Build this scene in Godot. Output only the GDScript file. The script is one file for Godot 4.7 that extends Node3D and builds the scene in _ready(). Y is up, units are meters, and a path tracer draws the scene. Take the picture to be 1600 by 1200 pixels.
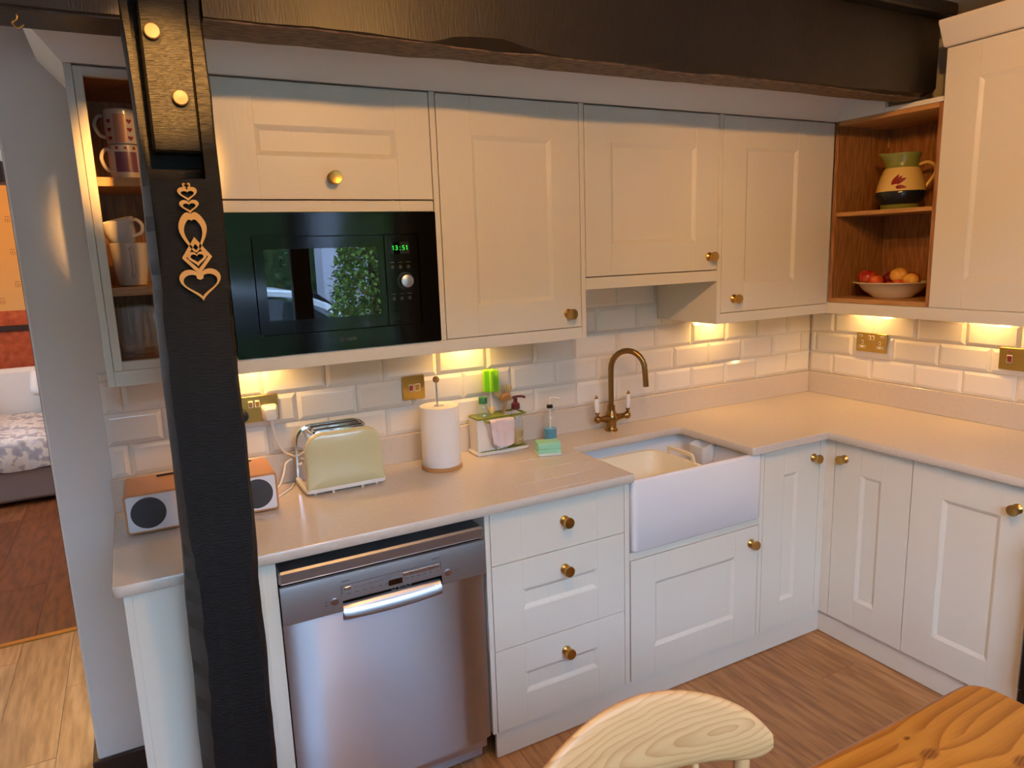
extends Node3D
# Kitchen with an L-shaped run of cream shaker units, a black timber post and beam, a Belfast sink and a dishwasher.
# Axes: x along the back wall to the right, y up, z from the back wall (z = 0) into the room. Metres.

const YW := 0.8777      # worktop top
const WT := 0.029       # worktop thickness
const DW := 0.592       # worktop front edge, back run
const DB := 0.563       # front plane of the base doors, back run
const DU := 0.359       # front plane of the wall doors, back run
const XR := 2.7843      # right wall
const XW := 2.185       # worktop front edge, right run
const XB := 2.217       # front plane of the base doors, right run
const XU := 2.439       # front plane of the wall units, right run
const YU := 0.980       # top of the upstand, where the tiles begin
const TP := 0.202       # tile pitch along the wall
const TH := 0.0989      # tile pitch upwards
const CEIL := 2.41
const ROOM_L := -1.9
const ROOM_F := 3.0     # window wall

var mats := {}
var meshes := {}
var taken := {}
var rng := RandomNumberGenerator.new()

# ------------------------------------------------------------------ mesh builder
class MB:
	var v := PackedVector3Array()
	var n := PackedVector3Array()
	var t := PackedVector2Array()

	func tri(a: Vector3, b: Vector3, c: Vector3, na: Vector3, nb: Vector3, nc: Vector3, ua := Vector2.ZERO, ub := Vector2.ZERO, uc := Vector2.ZERO) -> void:
		if (b - a).cross(c - a).dot(na + nb + nc) > 0.0:
			v.append_array([a, c, b]); n.append_array([na, nc, nb]); t.append_array([ua, uc, ub])
		else:
			v.append_array([a, b, c]); n.append_array([na, nb, nc]); t.append_array([ua, ub, uc])

	func quad(a: Vector3, b: Vector3, c: Vector3, d: Vector3, nn: Vector3) -> void:
		tri(a, b, c, nn, nn, nn, Vector2(0, 1), Vector2(1, 1), Vector2(1, 0))
		tri(a, c, d, nn, nn, nn, Vector2(0, 1), Vector2(1, 0), Vector2(0, 0))

	func box(c: Vector3, s: Vector3, ch := 0.0, b := Basis.IDENTITY) -> MB:
		var h := s * 0.5
		ch = minf(ch, minf(h.x, minf(h.y, h.z)) * 0.95)
		for ax in 3:
			var u := (ax + 1) % 3
			var w := (ax + 2) % 3
			for sg in [-1.0, 1.0]:
				var nn := Vector3.ZERO
				nn[ax] = sg
				var q := []
				for k in [[-1, -1], [1, -1], [1, 1], [-1, 1]]:
					var p := Vector3.ZERO
					p[ax] = sg * h[ax]
					p[u] = k[0] * (h[u] - ch)
					p[w] = k[1] * (h[w] - ch)
					q.append(c + b * p)
				quad(q[0], q[1], q[2], q[3], b * nn)
		if ch <= 0.0:
			return self
		for ax in 3:                      # chamfers along axis ax
			var u := (ax + 1) % 3
			var w := (ax + 2) % 3
			for su in [-1.0, 1.0]:
				for sw in [-1.0, 1.0]:
					var nn := Vector3.ZERO
					nn[u] = su
					nn[w] = sw
					var q := []
					for k in [[-1, 0], [1, 0], [1, 1], [-1, 1]]:
						var p := Vector3.ZERO
						p[ax] = k[0] * (h[ax] - ch)
						p[u] = su * (h[u] - (ch if k[1] else 0.0))
						p[w] = sw * (h[w] - (0.0 if k[1] else ch))
						q.append(c + b * p)
					quad(q[0], q[1], q[2], q[3], b * nn.normalized())
		for sx in [-1.0, 1.0]:
			for sy in [-1.0, 1.0]:
				for sz in [-1.0, 1.0]:
					var k := Vector3(sx, sy, sz)
					var a := c + b * (k * Vector3(h.x, h.y - ch, h.z - ch))
					var e := c + b * (k * Vector3(h.x - ch, h.y, h.z - ch))
					var f := c + b * (k * Vector3(h.x - ch, h.y - ch, h.z))
					var nn := (b * k).normalized()
					tri(a, e, f, nn, nn, nn)
		return self

	# a box given by two corners
	func bx(x0: float, x1: float, y0: float, y1: float, z0: float, z1: float, ch := 0.0) -> MB:
		return box(Vector3(x0 + x1, y0 + y1, z0 + z1) * 0.5, Vector3(absf(x1 - x0), absf(y1 - y0), absf(z1 - z0)), ch)

	# rows of points; normals are shared between faces that meet at less than the given angle
	func grid(g: Array, closed := false, deg := 40.0, inward := false) -> MB:
		var r := g.size() - 1
		var m: int = g[0].size()
		var cols := m if closed else m - 1
		var lim := cos(deg_to_rad(deg))
		var fn := []
		var mid := Vector3.ZERO
		for row in g:
			for p in row:
				mid += p
		mid /= float((r + 1) * m)
		var vol := 0.0
		for i in r:
			var line := []
			for j in cols:
				var a: Vector3 = g[i][j]
				var b: Vector3 = g[i][(j + 1) % m]
				var c: Vector3 = g[i + 1][(j + 1) % m]
				var d: Vector3 = g[i + 1][j]
				var nn := (c - a).cross(d - b)
				vol += nn.dot((a + b + c + d) * 0.25 - mid)
				line.append(nn.normalized())
			fn.append(line)
		var sgn := -1.0 if vol < 0.0 else 1.0
		if inward:
			sgn = -sgn
		for i in r:
			for j in cols:
				var own: Vector3 = fn[i][j]
				var cn := []
				for k in [[0, 0], [0, 1], [1, 1], [1, 0]]:
					var s := Vector3.ZERO
					for di in [-1, 0]:
						for dj in [-1, 0]:
							var ii: int = i + k[0] + di
							var jj: int = j + k[1] + dj
							if closed:
								jj = (jj + cols) % cols
							if ii < 0 or ii >= r or jj < 0 or jj >= cols:
								continue
							var o: Vector3 = fn[ii][jj]
							if o.dot(own) >= lim:
								s += o
					cn.append((s if s.length() > 1e-6 else own).normalized() * sgn)
				var a: Vector3 = g[i][j]
				var b: Vector3 = g[i][(j + 1) % m]
				var c: Vector3 = g[i + 1][(j + 1) % m]
				var d: Vector3 = g[i + 1][j]
				var u0 := Vector2(float(j) / cols, float(i) / r)
				var u1 := Vector2(float(j + 1) / cols, float(i) / r)
				var u2 := Vector2(float(j + 1) / cols, float(i + 1) / r)
				var u3 := Vector2(float(j) / cols, float(i + 1) / r)
				if (b - a).cross(c - a).length() > 1e-12:
					tri(a, b, c, cn[0], cn[1], cn[2], u0, u1, u2)
				if (c - a).cross(d - a).length() > 1e-12:
					tri(a, c, d, cn[0], cn[2], cn[3], u0, u2, u3)
		return self

	# profile of (radius, height) turned round the y axis of xf
	func lathe(prof: Array, seg := 24, xf := Transform3D.IDENTITY, deg := 40.0, inward := false) -> MB:
		var g := []
		for p in prof:
			var row := []
			for k in seg:
				var a := TAU * k / seg
				row.append(xf * Vector3(p.x * cos(a), p.y, p.x * sin(a)))
			g.append(row)
		return grid(g, true, deg, inward)

	func tube(path: Array, rad, seg := 10, caps := true, flat := 1.0) -> MB:
		var g := []
		var up := Vector3.UP
		var cnt := path.size()
		for i in cnt:
			var d: Vector3 = (path[mini(i + 1, cnt - 1)] - path[maxi(i - 1, 0)]).normalized()
			if i == 0 and absf(d.dot(up)) > 0.9:
				up = Vector3.RIGHT
			var s := d.cross(up).normalized()
			up = s.cross(d).normalized()
			var rr: float = rad[i] if rad is Array else rad
			var row := []
			for k in seg:
				var a := TAU * k / seg
				row.append(path[i] + (s * cos(a) * flat + up * sin(a)) * rr)
			g.append(row)
		if caps:
			var r0 := []
			var r1 := []
			for k in seg:
				r0.append(path[0])
				r1.append(path[cnt - 1])
			g.push_front(r0)
			g.append(r1)
		return grid(g, true, 50.0)

	# outline in the x-y plane of xf pushed from z = 0 to z = depth, with a small chamfer
	func prism(poly: Array, depth: float, xf := Transform3D.IDENTITY, ch := 0.0, deg := 30.0) -> MB:
		var cnt := poly.size()
		var area := 0.0
		for i in cnt:
			var a: Vector2 = poly[i]
			area += a.cross(poly[(i + 1) % cnt])
		var sg := 1.0 if area > 0.0 else -1.0
		var inner := []
		for i in cnt:
			var p: Vector2 = poly[i]
			var e0: Vector2 = (p - poly[(i + cnt - 1) % cnt]).normalized()
			var e1: Vector2 = (poly[(i + 1) % cnt] - p).normalized()
			var n0 := Vector2(-e0.y, e0.x) * sg
			var n1 := Vector2(-e1.y, e1.x) * sg
			var m := (n0 + n1).normalized()
			inner.append(p + m * ch / maxf(m.dot(n0), 0.3))
		var lv := [[inner, 0.0], [poly, ch], [poly, depth - ch], [inner, depth]] if ch > 0.0 else [[poly, 0.0], [poly, depth]]
		var g := []
		for l in lv:
			var row := []
			for p in l[0]:
				row.append(xf * Vector3(p.x, p.y, l[1]))
			g.append(row)
		grid(g, true, deg)
		var idx := Geometry2D.triangulate_polygon(PackedVector2Array(inner))
		for side in [[0.0, -1.0], [depth, 1.0]]:
			var nn: Vector3 = xf.basis * Vector3(0, 0, side[1] * signf(depth))
			for k in range(0, idx.size(), 3):
				var q := []
				for e in 3:
					var p: Vector2 = inner[idx[k + e]]
					q.append(xf * Vector3(p.x, p.y, side[0]))
				tri(q[0], q[1], q[2], nn, nn, nn)
		return self

	# a flat band between two outlines with the same number of points, thick along z
	func band(outer: Array, inner: Array, depth: float, xf := Transform3D.IDENTITY) -> MB:
		var g := []
		for l in [[outer, 0.0], [outer, depth], [inner, depth], [inner, 0.0], [outer, 0.0]]:
			var row := []
			for p in l[0]:
				row.append(xf * Vector3(p.x, p.y, l[1]))
			g.append(row)
		return grid(g, true, 35.0)

	func mesh() -> ArrayMesh:
		var a := []
		a.resize(Mesh.ARRAY_MAX)
		a[Mesh.ARRAY_VERTEX] = v
		a[Mesh.ARRAY_NORMAL] = n
		a[Mesh.ARRAY_TEX_UV] = t
		var m := ArrayMesh.new()
		m.add_surface_from_arrays(Mesh.PRIMITIVE_TRIANGLES, a)
		return m

# ------------------------------------------------------------------ naming and parenting
func numbered(called: String) -> String:
	taken[called] = taken.get(called, 0) + 1
	return called if taken[called] == 1 else "%s_%03d" % [called, taken[called] - 1]

func obj(called: String, shape, m, parent: Node = null) -> MeshInstance3D:
	var o := MeshInstance3D.new()
	o.mesh = shape.mesh() if shape is MB else shape
	if m:
		o.material_override = m
	if parent:
		o.name = called
		parent.add_child(o, true)
	else:
		o.name = numbered(called)
		add_child(o, true)
	return o

func tag(o: Node, label: String, category: String, group := "") -> Node:
	o.set_meta("label", label)
	o.set_meta("category", category)
	if group:
		o.set_meta("group", group)
	return o

func thing(called: String, label: String, category: String, at := Vector3.ZERO, group := "") -> Node3D:
	var o := Node3D.new()
	o.name = numbered(called)
	add_child(o, true)
	o.position = at
	tag(o, label, category, group)
	return o

func part(called: String, parent: Node, at := Vector3.ZERO) -> Node3D:
	var o := Node3D.new()
	o.name = called
	parent.add_child(o, true)
	o.position = at
	return o

func struct(called: String, shape, m, label := "") -> MeshInstance3D:
	var o := obj(called, shape, m)
	o.set_meta("kind", "structure")
	if label:
		o.set_meta("label", label)
	return o

func mb() -> MB:
	return MB.new()

func pol(pts: Array) -> Array:   # flat list of numbers to points
	var o := []
	for i in range(0, pts.size(), 2):
		o.append(Vector2(pts[i], pts[i + 1]))
	return o

func rounded(pts: Array, radii: Array, seg := 5) -> Array:   # an outline with rounded corners
	var o := []
	var c := pts.size()
	for i in c:
		var p: Vector2 = pts[i]
		var r: float = radii[i % radii.size()]
		if r <= 0.0:
			o.append(p)
			continue
		var a: Vector2 = (pts[(i + c - 1) % c] - p)
		var b: Vector2 = (pts[(i + 1) % c] - p)
		var half := absf(a.angle_to(b)) * 0.5
		var d := minf(r / tan(half), minf(a.length(), b.length()) * 0.49)
		var p0 := p + a.normalized() * d
		var p1 := p + b.normalized() * d
		for k in seg + 1:
			var s := float(k) / seg
			o.append(p0.lerp(p, s).lerp(p.lerp(p1, s), s))
	return o

func rrect(w: float, h: float, r: float, seg := 5) -> Array:
	return rounded([Vector2(-w, -h) * 0.5, Vector2(w, -h) * 0.5, Vector2(w, h) * 0.5, Vector2(-w, h) * 0.5], [r], seg)

func spline(pts: Array, per := 6) -> Array:   # smooth curve through 3D points
	var o := []
	var c := pts.size()
	for i in c - 1:
		for k in per:
			o.append((pts[i] as Vector3).cubic_interpolate(pts[i + 1], pts[maxi(i - 1, 0)], pts[mini(i + 2, c - 1)], float(k) / per))
	o.append(pts[c - 1])
	return o

# ------------------------------------------------------------------ materials
func rgb(r: float, g: float, b: float) -> Color:
	return Color(r / 255.0, g / 255.0, b / 255.0)

func mat(called: String, color: Color, rough := 0.5, metal := 0.0) -> StandardMaterial3D:
	var m := StandardMaterial3D.new()
	m.resource_name = called
	m.albedo_color = color
	m.roughness = rough
	m.metallic = metal
	mats[called] = m
	return m

func noise_tex(seed_: int, freq: float, size := 512, octaves := 4, ramp = null, kind := FastNoiseLite.TYPE_SIMPLEX_SMOOTH) -> NoiseTexture2D:
	var f := FastNoiseLite.new()
	f.seed = seed_
	f.noise_type = kind
	f.frequency = freq
	f.fractal_octaves = octaves
	var t := NoiseTexture2D.new()
	t.width = size
	t.height = size
	t.seamless = true
	t.generate_mipmaps = false
	t.noise = f
	if ramp:
		var g := Gradient.new()
		g.offsets = PackedFloat32Array(ramp[0])
		g.colors = PackedColorArray(ramp[1])
		t.color_ramp = g
	return t

func relief(m: StandardMaterial3D, tex: Texture2D, depth_cm: float) -> void:
	m.heightmap_enabled = true
	m.heightmap_texture = tex
	m.heightmap_scale = depth_cm

func tri_map(m: StandardMaterial3D, scale: Vector3, world := true, offset := Vector3.ZERO) -> void:
	m.uv1_triplanar = true
	m.uv1_world_triplanar = world
	m.uv1_scale = scale
	m.uv1_offset = offset
	m.uv1_triplanar_sharpness = 8.0

# growth rings cut lengthwise: lines along v that bend round knots
func wood_tex(seed_: int, w: int, h: int, rings: float, wob: float, c0: Color, c1: Color, knots: Array, dark := Color(0.25, 0.12, 0.04), sharp := 1.6, heart := Vector2(-1, 0)) -> ImageTexture:
	var f := FastNoiseLite.new()
	f.seed = seed_
	f.frequency = 0.9
	f.fractal_octaves = 3
	var fine := FastNoiseLite.new()
	fine.seed = seed_ + 7
	fine.frequency = 1.0
	fine.fractal_octaves = 3
	var im := Image.create(w, h, false, Image.FORMAT_RGB8)
	for y in h:
		var v := float(y) / h
		for x in w:
			var u := float(x) / w
			var s := u * rings + f.get_noise_2d(u * 3.0, v * 1.2) * wob
			if heart.x >= 0.0:          # nested arches round the heart of the board
				s = rings * sqrt(pow(u - heart.x, 2.0) + pow((v - heart.y) * 0.62, 2.0) * (0.5 if v < heart.y else 2.4) + 0.0004) + f.get_noise_2d(u * 3.0, v * 4.0) * wob
			var kn := 0.0
			for k in knots:            # (u, v, radius, strength)
				var dx: float = (u - k.x)
				var dy: float = (v - k.y) * 0.9
				var d := sqrt(dx * dx + dy * dy)
				s += k.w * exp(-d / (k.z * 2.2)) * rings * 0.035 * signf(dx + 0.0001)
				kn = maxf(kn, clampf((k.z - d) / (k.z * 0.5), 0.0, 1.0))
			var saw := s - floorf(s)
			var late := pow(saw, sharp) * (1.0 - smoothstep(0.92, 1.0, saw))
			var g := fine.get_noise_2d(u * 160.0, v * 5.0) * 0.22 + f.get_noise_2d(u * 5.0 + 30.0, v * 2.0) * 0.35
			var col := c0.lerp(c1, clampf(late + g, 0.0, 1.0))
			if kn > 0.0:
				var ringk := 0.75 + 0.25 * sin(u * 900.0 + v * 300.0)
				col = col.lerp(dark, kn * 0.85 * ringk)
			im.set_pixel(x, y, col)
	return ImageTexture.create_from_image(im)

func make_materials() -> void:
	var grain := noise_tex(11, 0.02, 512, 4)
	var saw := noise_tex(12, 0.03, 512, 4)
	var fine := noise_tex(13, 0.08, 512, 3)
	# painted ash: brushed grain standing under cream paint, along y and along x / z
	var cream := rgb(226, 219, 201)
	var m := mat("cream_paint_upright", cream, 0.42)
	tri_map(m, Vector3(7, 0.7, 7)); relief(m, grain, 0.028)
	m = mat("cream_paint_level", cream, 0.42)
	tri_map(m, Vector3(0.7, 7, 0.7)); relief(m, grain, 0.028)
	m = mat("cream_paint_plain", cream, 0.42)
	m = mat("wall_paint", rgb(226, 221, 214), 0.85)
	tri_map(m, Vector3(1.3, 1.3, 1.3)); relief(m, fine, 0.03)
	mat("ceiling_paint", rgb(224, 214, 196), 0.9)
	# quartz worktop: pale, faintly mottled, polished
	m = mat("quartz", Color.WHITE, 0.17)
	m.albedo_texture = noise_tex(21, 0.05, 512, 5, [[0.0, 0.45, 1.0], [rgb(209, 196, 178), rgb(212, 199, 182), rgb(215, 202, 186)]])
	tri_map(m, Vector3(2, 2, 2))
	# glazed wall tiles, three firings
	for k in 3:
		m = mat("tile_glaze_%d" % k, [rgb(232, 226, 216), rgb(229, 222, 211), rgb(234, 229, 220)][k], 0.09)
		tri_map(m, Vector3(2.5, 2.5, 2.5))
	mat("grout", rgb(206, 196, 180), 0.9)
	# black satin paint on rough-sawn timber
	m = mat("black_timber", Color.WHITE, 0.44)
	m.albedo_texture = noise_tex(41, 0.03, 512, 4, [[0.0, 0.5, 1.0], [rgb(14, 13, 12), rgb(21, 19, 18), rgb(33, 29, 26)]])
	m.metallic_specular = 0.33
	tri_map(m, Vector3(1.6, 26, 1.6)); relief(m, saw, 0.07)
	m = mat("black_beam", Color.WHITE, 0.46)
	m.albedo_texture = noise_tex(42, 0.03, 512, 4, [[0.0, 0.5, 1.0], [rgb(20, 15, 12), rgb(27, 20, 16), rgb(38, 29, 22)]])
	tri_map(m, Vector3(9, 1.2, 2)); relief(m, saw, 0.03)
	m = mat("worn_timber", Color.WHITE, 0.6)
	m.albedo_texture = noise_tex(43, 0.025, 512, 5, [[0.0, 0.4, 0.6, 1.0], [rgb(38, 28, 21), rgb(78, 60, 46), rgb(104, 83, 64), rgb(128, 106, 84)]])
	tri_map(m, Vector3(1.5, 7, 7)); relief(m, saw, 0.1)
	m = mat("peg_wood", rgb(92, 74, 50), 0.5)
	m = mat("dark_stain", rgb(46, 26, 18), 0.4)
	tri_map(m, Vector3(7, 0.6, 7))
	# woods
	for k in 6:
		m = mat("floor_plank_%d" % k, Color.WHITE, 0.34)
		m.albedo_texture = noise_tex(51, 0.02, 512, 5, [[0.0, 0.32, 0.5, 0.68, 1.0], [rgb(150, 104, 62), rgb(172, 122, 74), rgb(184, 132, 82), rgb(194, 142, 90), rgb(206, 154, 102)]])
		m.albedo_color = [rgb(255, 255, 255), rgb(240, 236, 230), rgb(250, 240, 228), rgb(232, 226, 218), rgb(246, 246, 244), rgb(238, 228, 214)][k]
		tri_map(m, Vector3(2.9, 2.9, 0.34), true, Vector3(0.17 * k, 0.31 * k, 0.23 * k))
	for k in 3:
		m = mat("hall_plank_%d" % k, Color.WHITE, 0.38)
		m.albedo_texture = noise_tex(52, 0.018, 512, 5, [[0.0, 0.35, 0.6, 1.0], [rgb(92, 52, 26), rgb(120, 72, 38), rgb(136, 84, 46), rgb(150, 96, 56)]])
		m.albedo_color = [Color.WHITE, rgb(236, 226, 214), rgb(222, 208, 196)][k]
		tri_map(m, Vector3(2.4, 2.4, 0.5), true, Vector3(0.21 * k, 0.4 * k, 0.3 * k))
	m = mat("oak_veneer", Color.WHITE, 0.42)
	m.albedo_texture = noise_tex(53, 0.03, 512, 5, [[0.0, 0.4, 0.6, 1.0], [rgb(124, 78, 40), rgb(150, 98, 53), rgb(164, 110, 62), rgb(180, 126, 76)]])
	tri_map(m, Vector3(5, 0.5, 5))
	m = mat("oak_edge", Color.WHITE, 0.42)
	m.albedo_texture = noise_tex(54, 0.03, 512, 5, [[0.0, 0.5, 1.0], [rgb(170, 120, 66), rgb(190, 138, 80), rgb(206, 154, 94)]])
	tri_map(m, Vector3(0.6, 6, 0.6))
	# knotty pine table top: boards run along x, so the picture's rows run along x
	m = mat("pine_table", Color.WHITE, 0.3)
	m.albedo_texture = wood_tex(61, 900, 1400, 42.0, 1.6, rgb(182, 114, 38), rgb(138, 74, 18), [Vector4(0.096, 0.797, 0.0155, 1.0), Vector4(0.048, 0.80, 0.006, 0.6), Vector4(0.193, 0.878, 0.016, 1.0), Vector4(0.7, 0.2, 0.02, 1.0), Vector4(0.62, 0.75, 0.02, 1.0)], rgb(92, 42, 12), 2.2)
	m = mat("pine_chair", Color.WHITE, 0.4)
	m.albedo_texture = wood_tex(62, 320, 900, 23.0, 0.5, rgb(206, 160, 106), rgb(178, 128, 76), [Vector4(0.55, 0.97, 0.016, 0.3)], rgb(112, 66, 36), 3.0, Vector2(0.45, 0.84))
	m = mat("pine_plain", rgb(200, 150, 96), 0.45)
	tri_map(m, Vector3(8, 0.7, 8))
	m = mat("bamboo", rgb(190, 138, 82), 0.45)
	# metals
	m = mat("brass", rgb(196, 158, 88), 0.3, 1.0)
	m = mat("aged_brass", rgb(158, 122, 72), 0.27, 1.0)
	m = mat("brushed_brass", rgb(204, 170, 92), 0.3, 1.0)
	tri_map(m, Vector3(60, 3, 60))
	m = mat("chrome", rgb(214, 214, 216), 0.08, 1.0)
	m = mat("satin_silver", rgb(196, 198, 204), 0.34, 1.0)
	m = mat("brushed_steel", rgb(204, 206, 212), 0.33, 1.0)
	m.anisotropy_enabled = true
	m.anisotropy = -1.0
	# plastics, glass, fabric
	mat("ceramic_white", rgb(232, 229, 226), 0.08)
	mat("white_plastic", rgb(232, 229, 222), 0.35)
	mat("cream_plastic", rgb(240, 228, 196), 0.4)
	mat("black_plastic", rgb(22, 21, 21), 0.35)
	m = mat("black_gloss", rgb(12, 11, 11), 0.09)
	m.metallic_specular = 0.42
	m = mat("black_glass", rgb(10, 10, 11), 0.006)
	m.metallic_specular = 0.75
	mat("black_gap", rgb(12, 11, 11), 0.8)
	mat("grey_mark", rgb(150, 150, 150), 0.5)
	mat("dim_mark", rgb(92, 90, 88), 0.5)
	mat("steel_mark", rgb(92, 94, 100), 0.5)
	m = mat("lcd_green", rgb(40, 230, 70), 0.5)
	m.emission_enabled = true
	m.emission = rgb(40, 230, 70)
	m.emission_energy_multiplier = 1.2
	m = mat("toaster_enamel", rgb(208, 204, 158), 0.12)
	m.clearcoat_enabled = true
	m = mat("kitchen_paper", rgb(242, 238, 232), 0.95)
	tri_map(m, Vector3(9, 9, 9), false)
	mat("olive_plastic", rgb(122, 134, 40), 0.4)
	mat("lime_foam", rgb(150, 222, 40), 0.9)
	m = mat("mint_foam", rgb(158, 216, 180), 0.95)
	tri_map(m, Vector3(14, 14, 14), false)
	mat("white_scourer", rgb(226, 228, 214), 0.95)
	mat("green_cap", rgb(44, 112, 72), 0.4)
	mat("maroon_plastic", rgb(92, 28, 44), 0.35)
	mat("bristle", rgb(232, 202, 138), 0.8)
	m = mat("cloth_pink", rgb(226, 208, 208), 0.95)
	m.rim_enabled = true
	m.rim = 0.3
	tri_map(m, Vector3(12, 12, 12), false); relief(m, fine, 0.06)
	for g in [["clear_plastic", Color(0.92, 0.94, 0.93, 0.10), 0.04], ["glass_clear", Color(0.95, 0.97, 0.97, 0.06), 0.02], ["window_glass", Color(0.97, 0.98, 0.98, 0.03), 0.0], ["green_tint_plastic", Color(0.62, 0.72, 0.62, 0.32), 0.06]]:
		m = mat(g[0], g[1], g[2])
		m.transparency = BaseMaterial3D.TRANSPARENCY_ALPHA
	m = mat("blue_liquid", rgb(20, 150, 186), 0.1)
	m = mat("amber_liquid", rgb(186, 158, 78), 0.1)
	# radio
	m = mat("tan_wood", rgb(196, 140, 92), 0.4)
	tri_map(m, Vector3(0.8, 9, 9))
	m = mat("radio_front", rgb(226, 226, 230), 0.4)
	m = mat("grille_cloth", rgb(72, 74, 80), 0.8)
	tri_map(m, Vector3(60, 60, 60)); relief(m, fine, 0.04)
	# lovespoon, pottery, fruit
	m = mat("boxwood", rgb(226, 178, 96), 0.4)
	tri_map(m, Vector3(10, 1, 10)); relief(m, grain, 0.02)
	mat("jug_cream", rgb(232, 196, 112), 0.16)
	mat("jug_green", rgb(132, 138, 66), 0.16)
	mat("jug_navy", rgb(28, 34, 44), 0.16)
	mat("jug_red", rgb(142, 42, 32), 0.2)
	mat("bowl_cream", rgb(226, 208, 168), 0.16)
	mat("mug_cream", rgb(222, 208, 186), 0.16)
	mat("mug_white", rgb(226, 220, 210), 0.14)
	mat("mug_red", rgb(150, 52, 48), 0.3)
	mat("mug_band", rgb(206, 150, 120), 0.3)
	mat("mug_purple", rgb(132, 84, 110), 0.3)
	m = mat("apple_red", Color.WHITE, 0.25)
	m.albedo_texture = noise_tex(71, 0.02, 256, 3, [[0.0, 0.6, 1.0], [rgb(150, 26, 20), rgb(186, 44, 30), rgb(214, 132, 60)]])
	tri_map(m, Vector3(6, 3, 6), false)
	m = mat("nectarine", Color.WHITE, 0.4)
	m.albedo_texture = noise_tex(72, 0.02, 256, 3, [[0.0, 0.5, 1.0], [rgb(196, 60, 30), rgb(222, 96, 40), rgb(236, 150, 60)]])
	tri_map(m, Vector3(5, 5, 5), false)
	m = mat("plum", rgb(120, 26, 26), 0.3)
	m = mat("apricot", Color.WHITE, 0.55)
	m.albedo_texture = noise_tex(73, 0.02, 256, 3, [[0.0, 0.5, 1.0], [rgb(226, 140, 50), rgb(240, 178, 74), rgb(246, 196, 96)]])
	tri_map(m, Vector3(5, 5, 5), false)
	# next room and outdoors
	m = mat("wallpaper", rgb(214, 170, 104), 0.85)
	m = mat("wallpaper_print", rgb(150, 104, 60), 0.85)
	m = mat("dado_red", Color.WHITE, 0.8)
	m.albedo_texture = noise_tex(81, 0.03, 256, 4, [[0.0, 0.5, 1.0], [rgb(150, 66, 34), rgb(176, 84, 46), rgb(196, 104, 62)]])
	tri_map(m, Vector3(1.5, 1.5, 1.5))
	m = mat("quilt", Color.WHITE, 0.95)
	m.albedo_texture = noise_tex(82, 0.022, 256, 4, [[0.0, 0.42, 0.5, 0.58, 1.0], [rgb(146, 140, 140), rgb(168, 162, 160), rgb(208, 198, 176), rgb(214, 206, 190), rgb(190, 186, 182)]])
	tri_map(m, Vector3(1.6, 1.6, 1.6))
	mat("linen", rgb(214, 206, 192), 0.95)
	mat("grey_fabric", rgb(150, 140, 136), 0.95)
	m = mat("asphalt", Color.WHITE, 0.9)
	m.albedo_texture = noise_tex(91, 0.2, 256, 3, [[0.0, 1.0], [rgb(142, 142, 150), rgb(172, 172, 180)]])
	tri_map(m, Vector3(1, 1, 1))
	m = mat("hedge_green", Color.WHITE, 0.9)
	m.albedo_texture = noise_tex(92, 0.05, 256, 4, [[0.0, 0.5, 1.0], [rgb(26, 44, 20), rgb(52, 82, 36), rgb(96, 130, 62)]])
	tri_map(m, Vector3(0.9, 0.9, 0.9))
	m = mat("conifer_green", rgb(120, 152, 62), 0.8)
	m.vertex_color_use_as_albedo = false
	mat("garage_render", rgb(190, 190, 200), 0.9)
	mat("bark", rgb(70, 52, 38), 0.9)
	m = mat("car_white", rgb(232, 234, 238), 0.2)
	m.clearcoat_enabled = true
	mat("car_glass", rgb(36, 48, 50), 0.03)
	mat("car_tyre", rgb(26, 26, 28), 0.8)
	mat("lawn", rgb(70, 104, 46), 0.95)
	mat("enamel_black", rgb(16, 16, 17), 0.12)
	mat("dark_door", rgb(70, 44, 34), 0.45)
	m = mat("bulb_glow", rgb(255, 226, 180), 0.4)
	m.emission_enabled = true
	m.emission = rgb(255, 206, 140)
	m.emission_energy_multiplier = 12.0
	m = mat("puck_glow", rgb(255, 236, 200), 0.4)
	m.emission_enabled = true
	m.emission = rgb(255, 218, 160)
	m.emission_energy_multiplier = 10.0
	mat("white_metal", rgb(226, 224, 220), 0.35)

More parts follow.
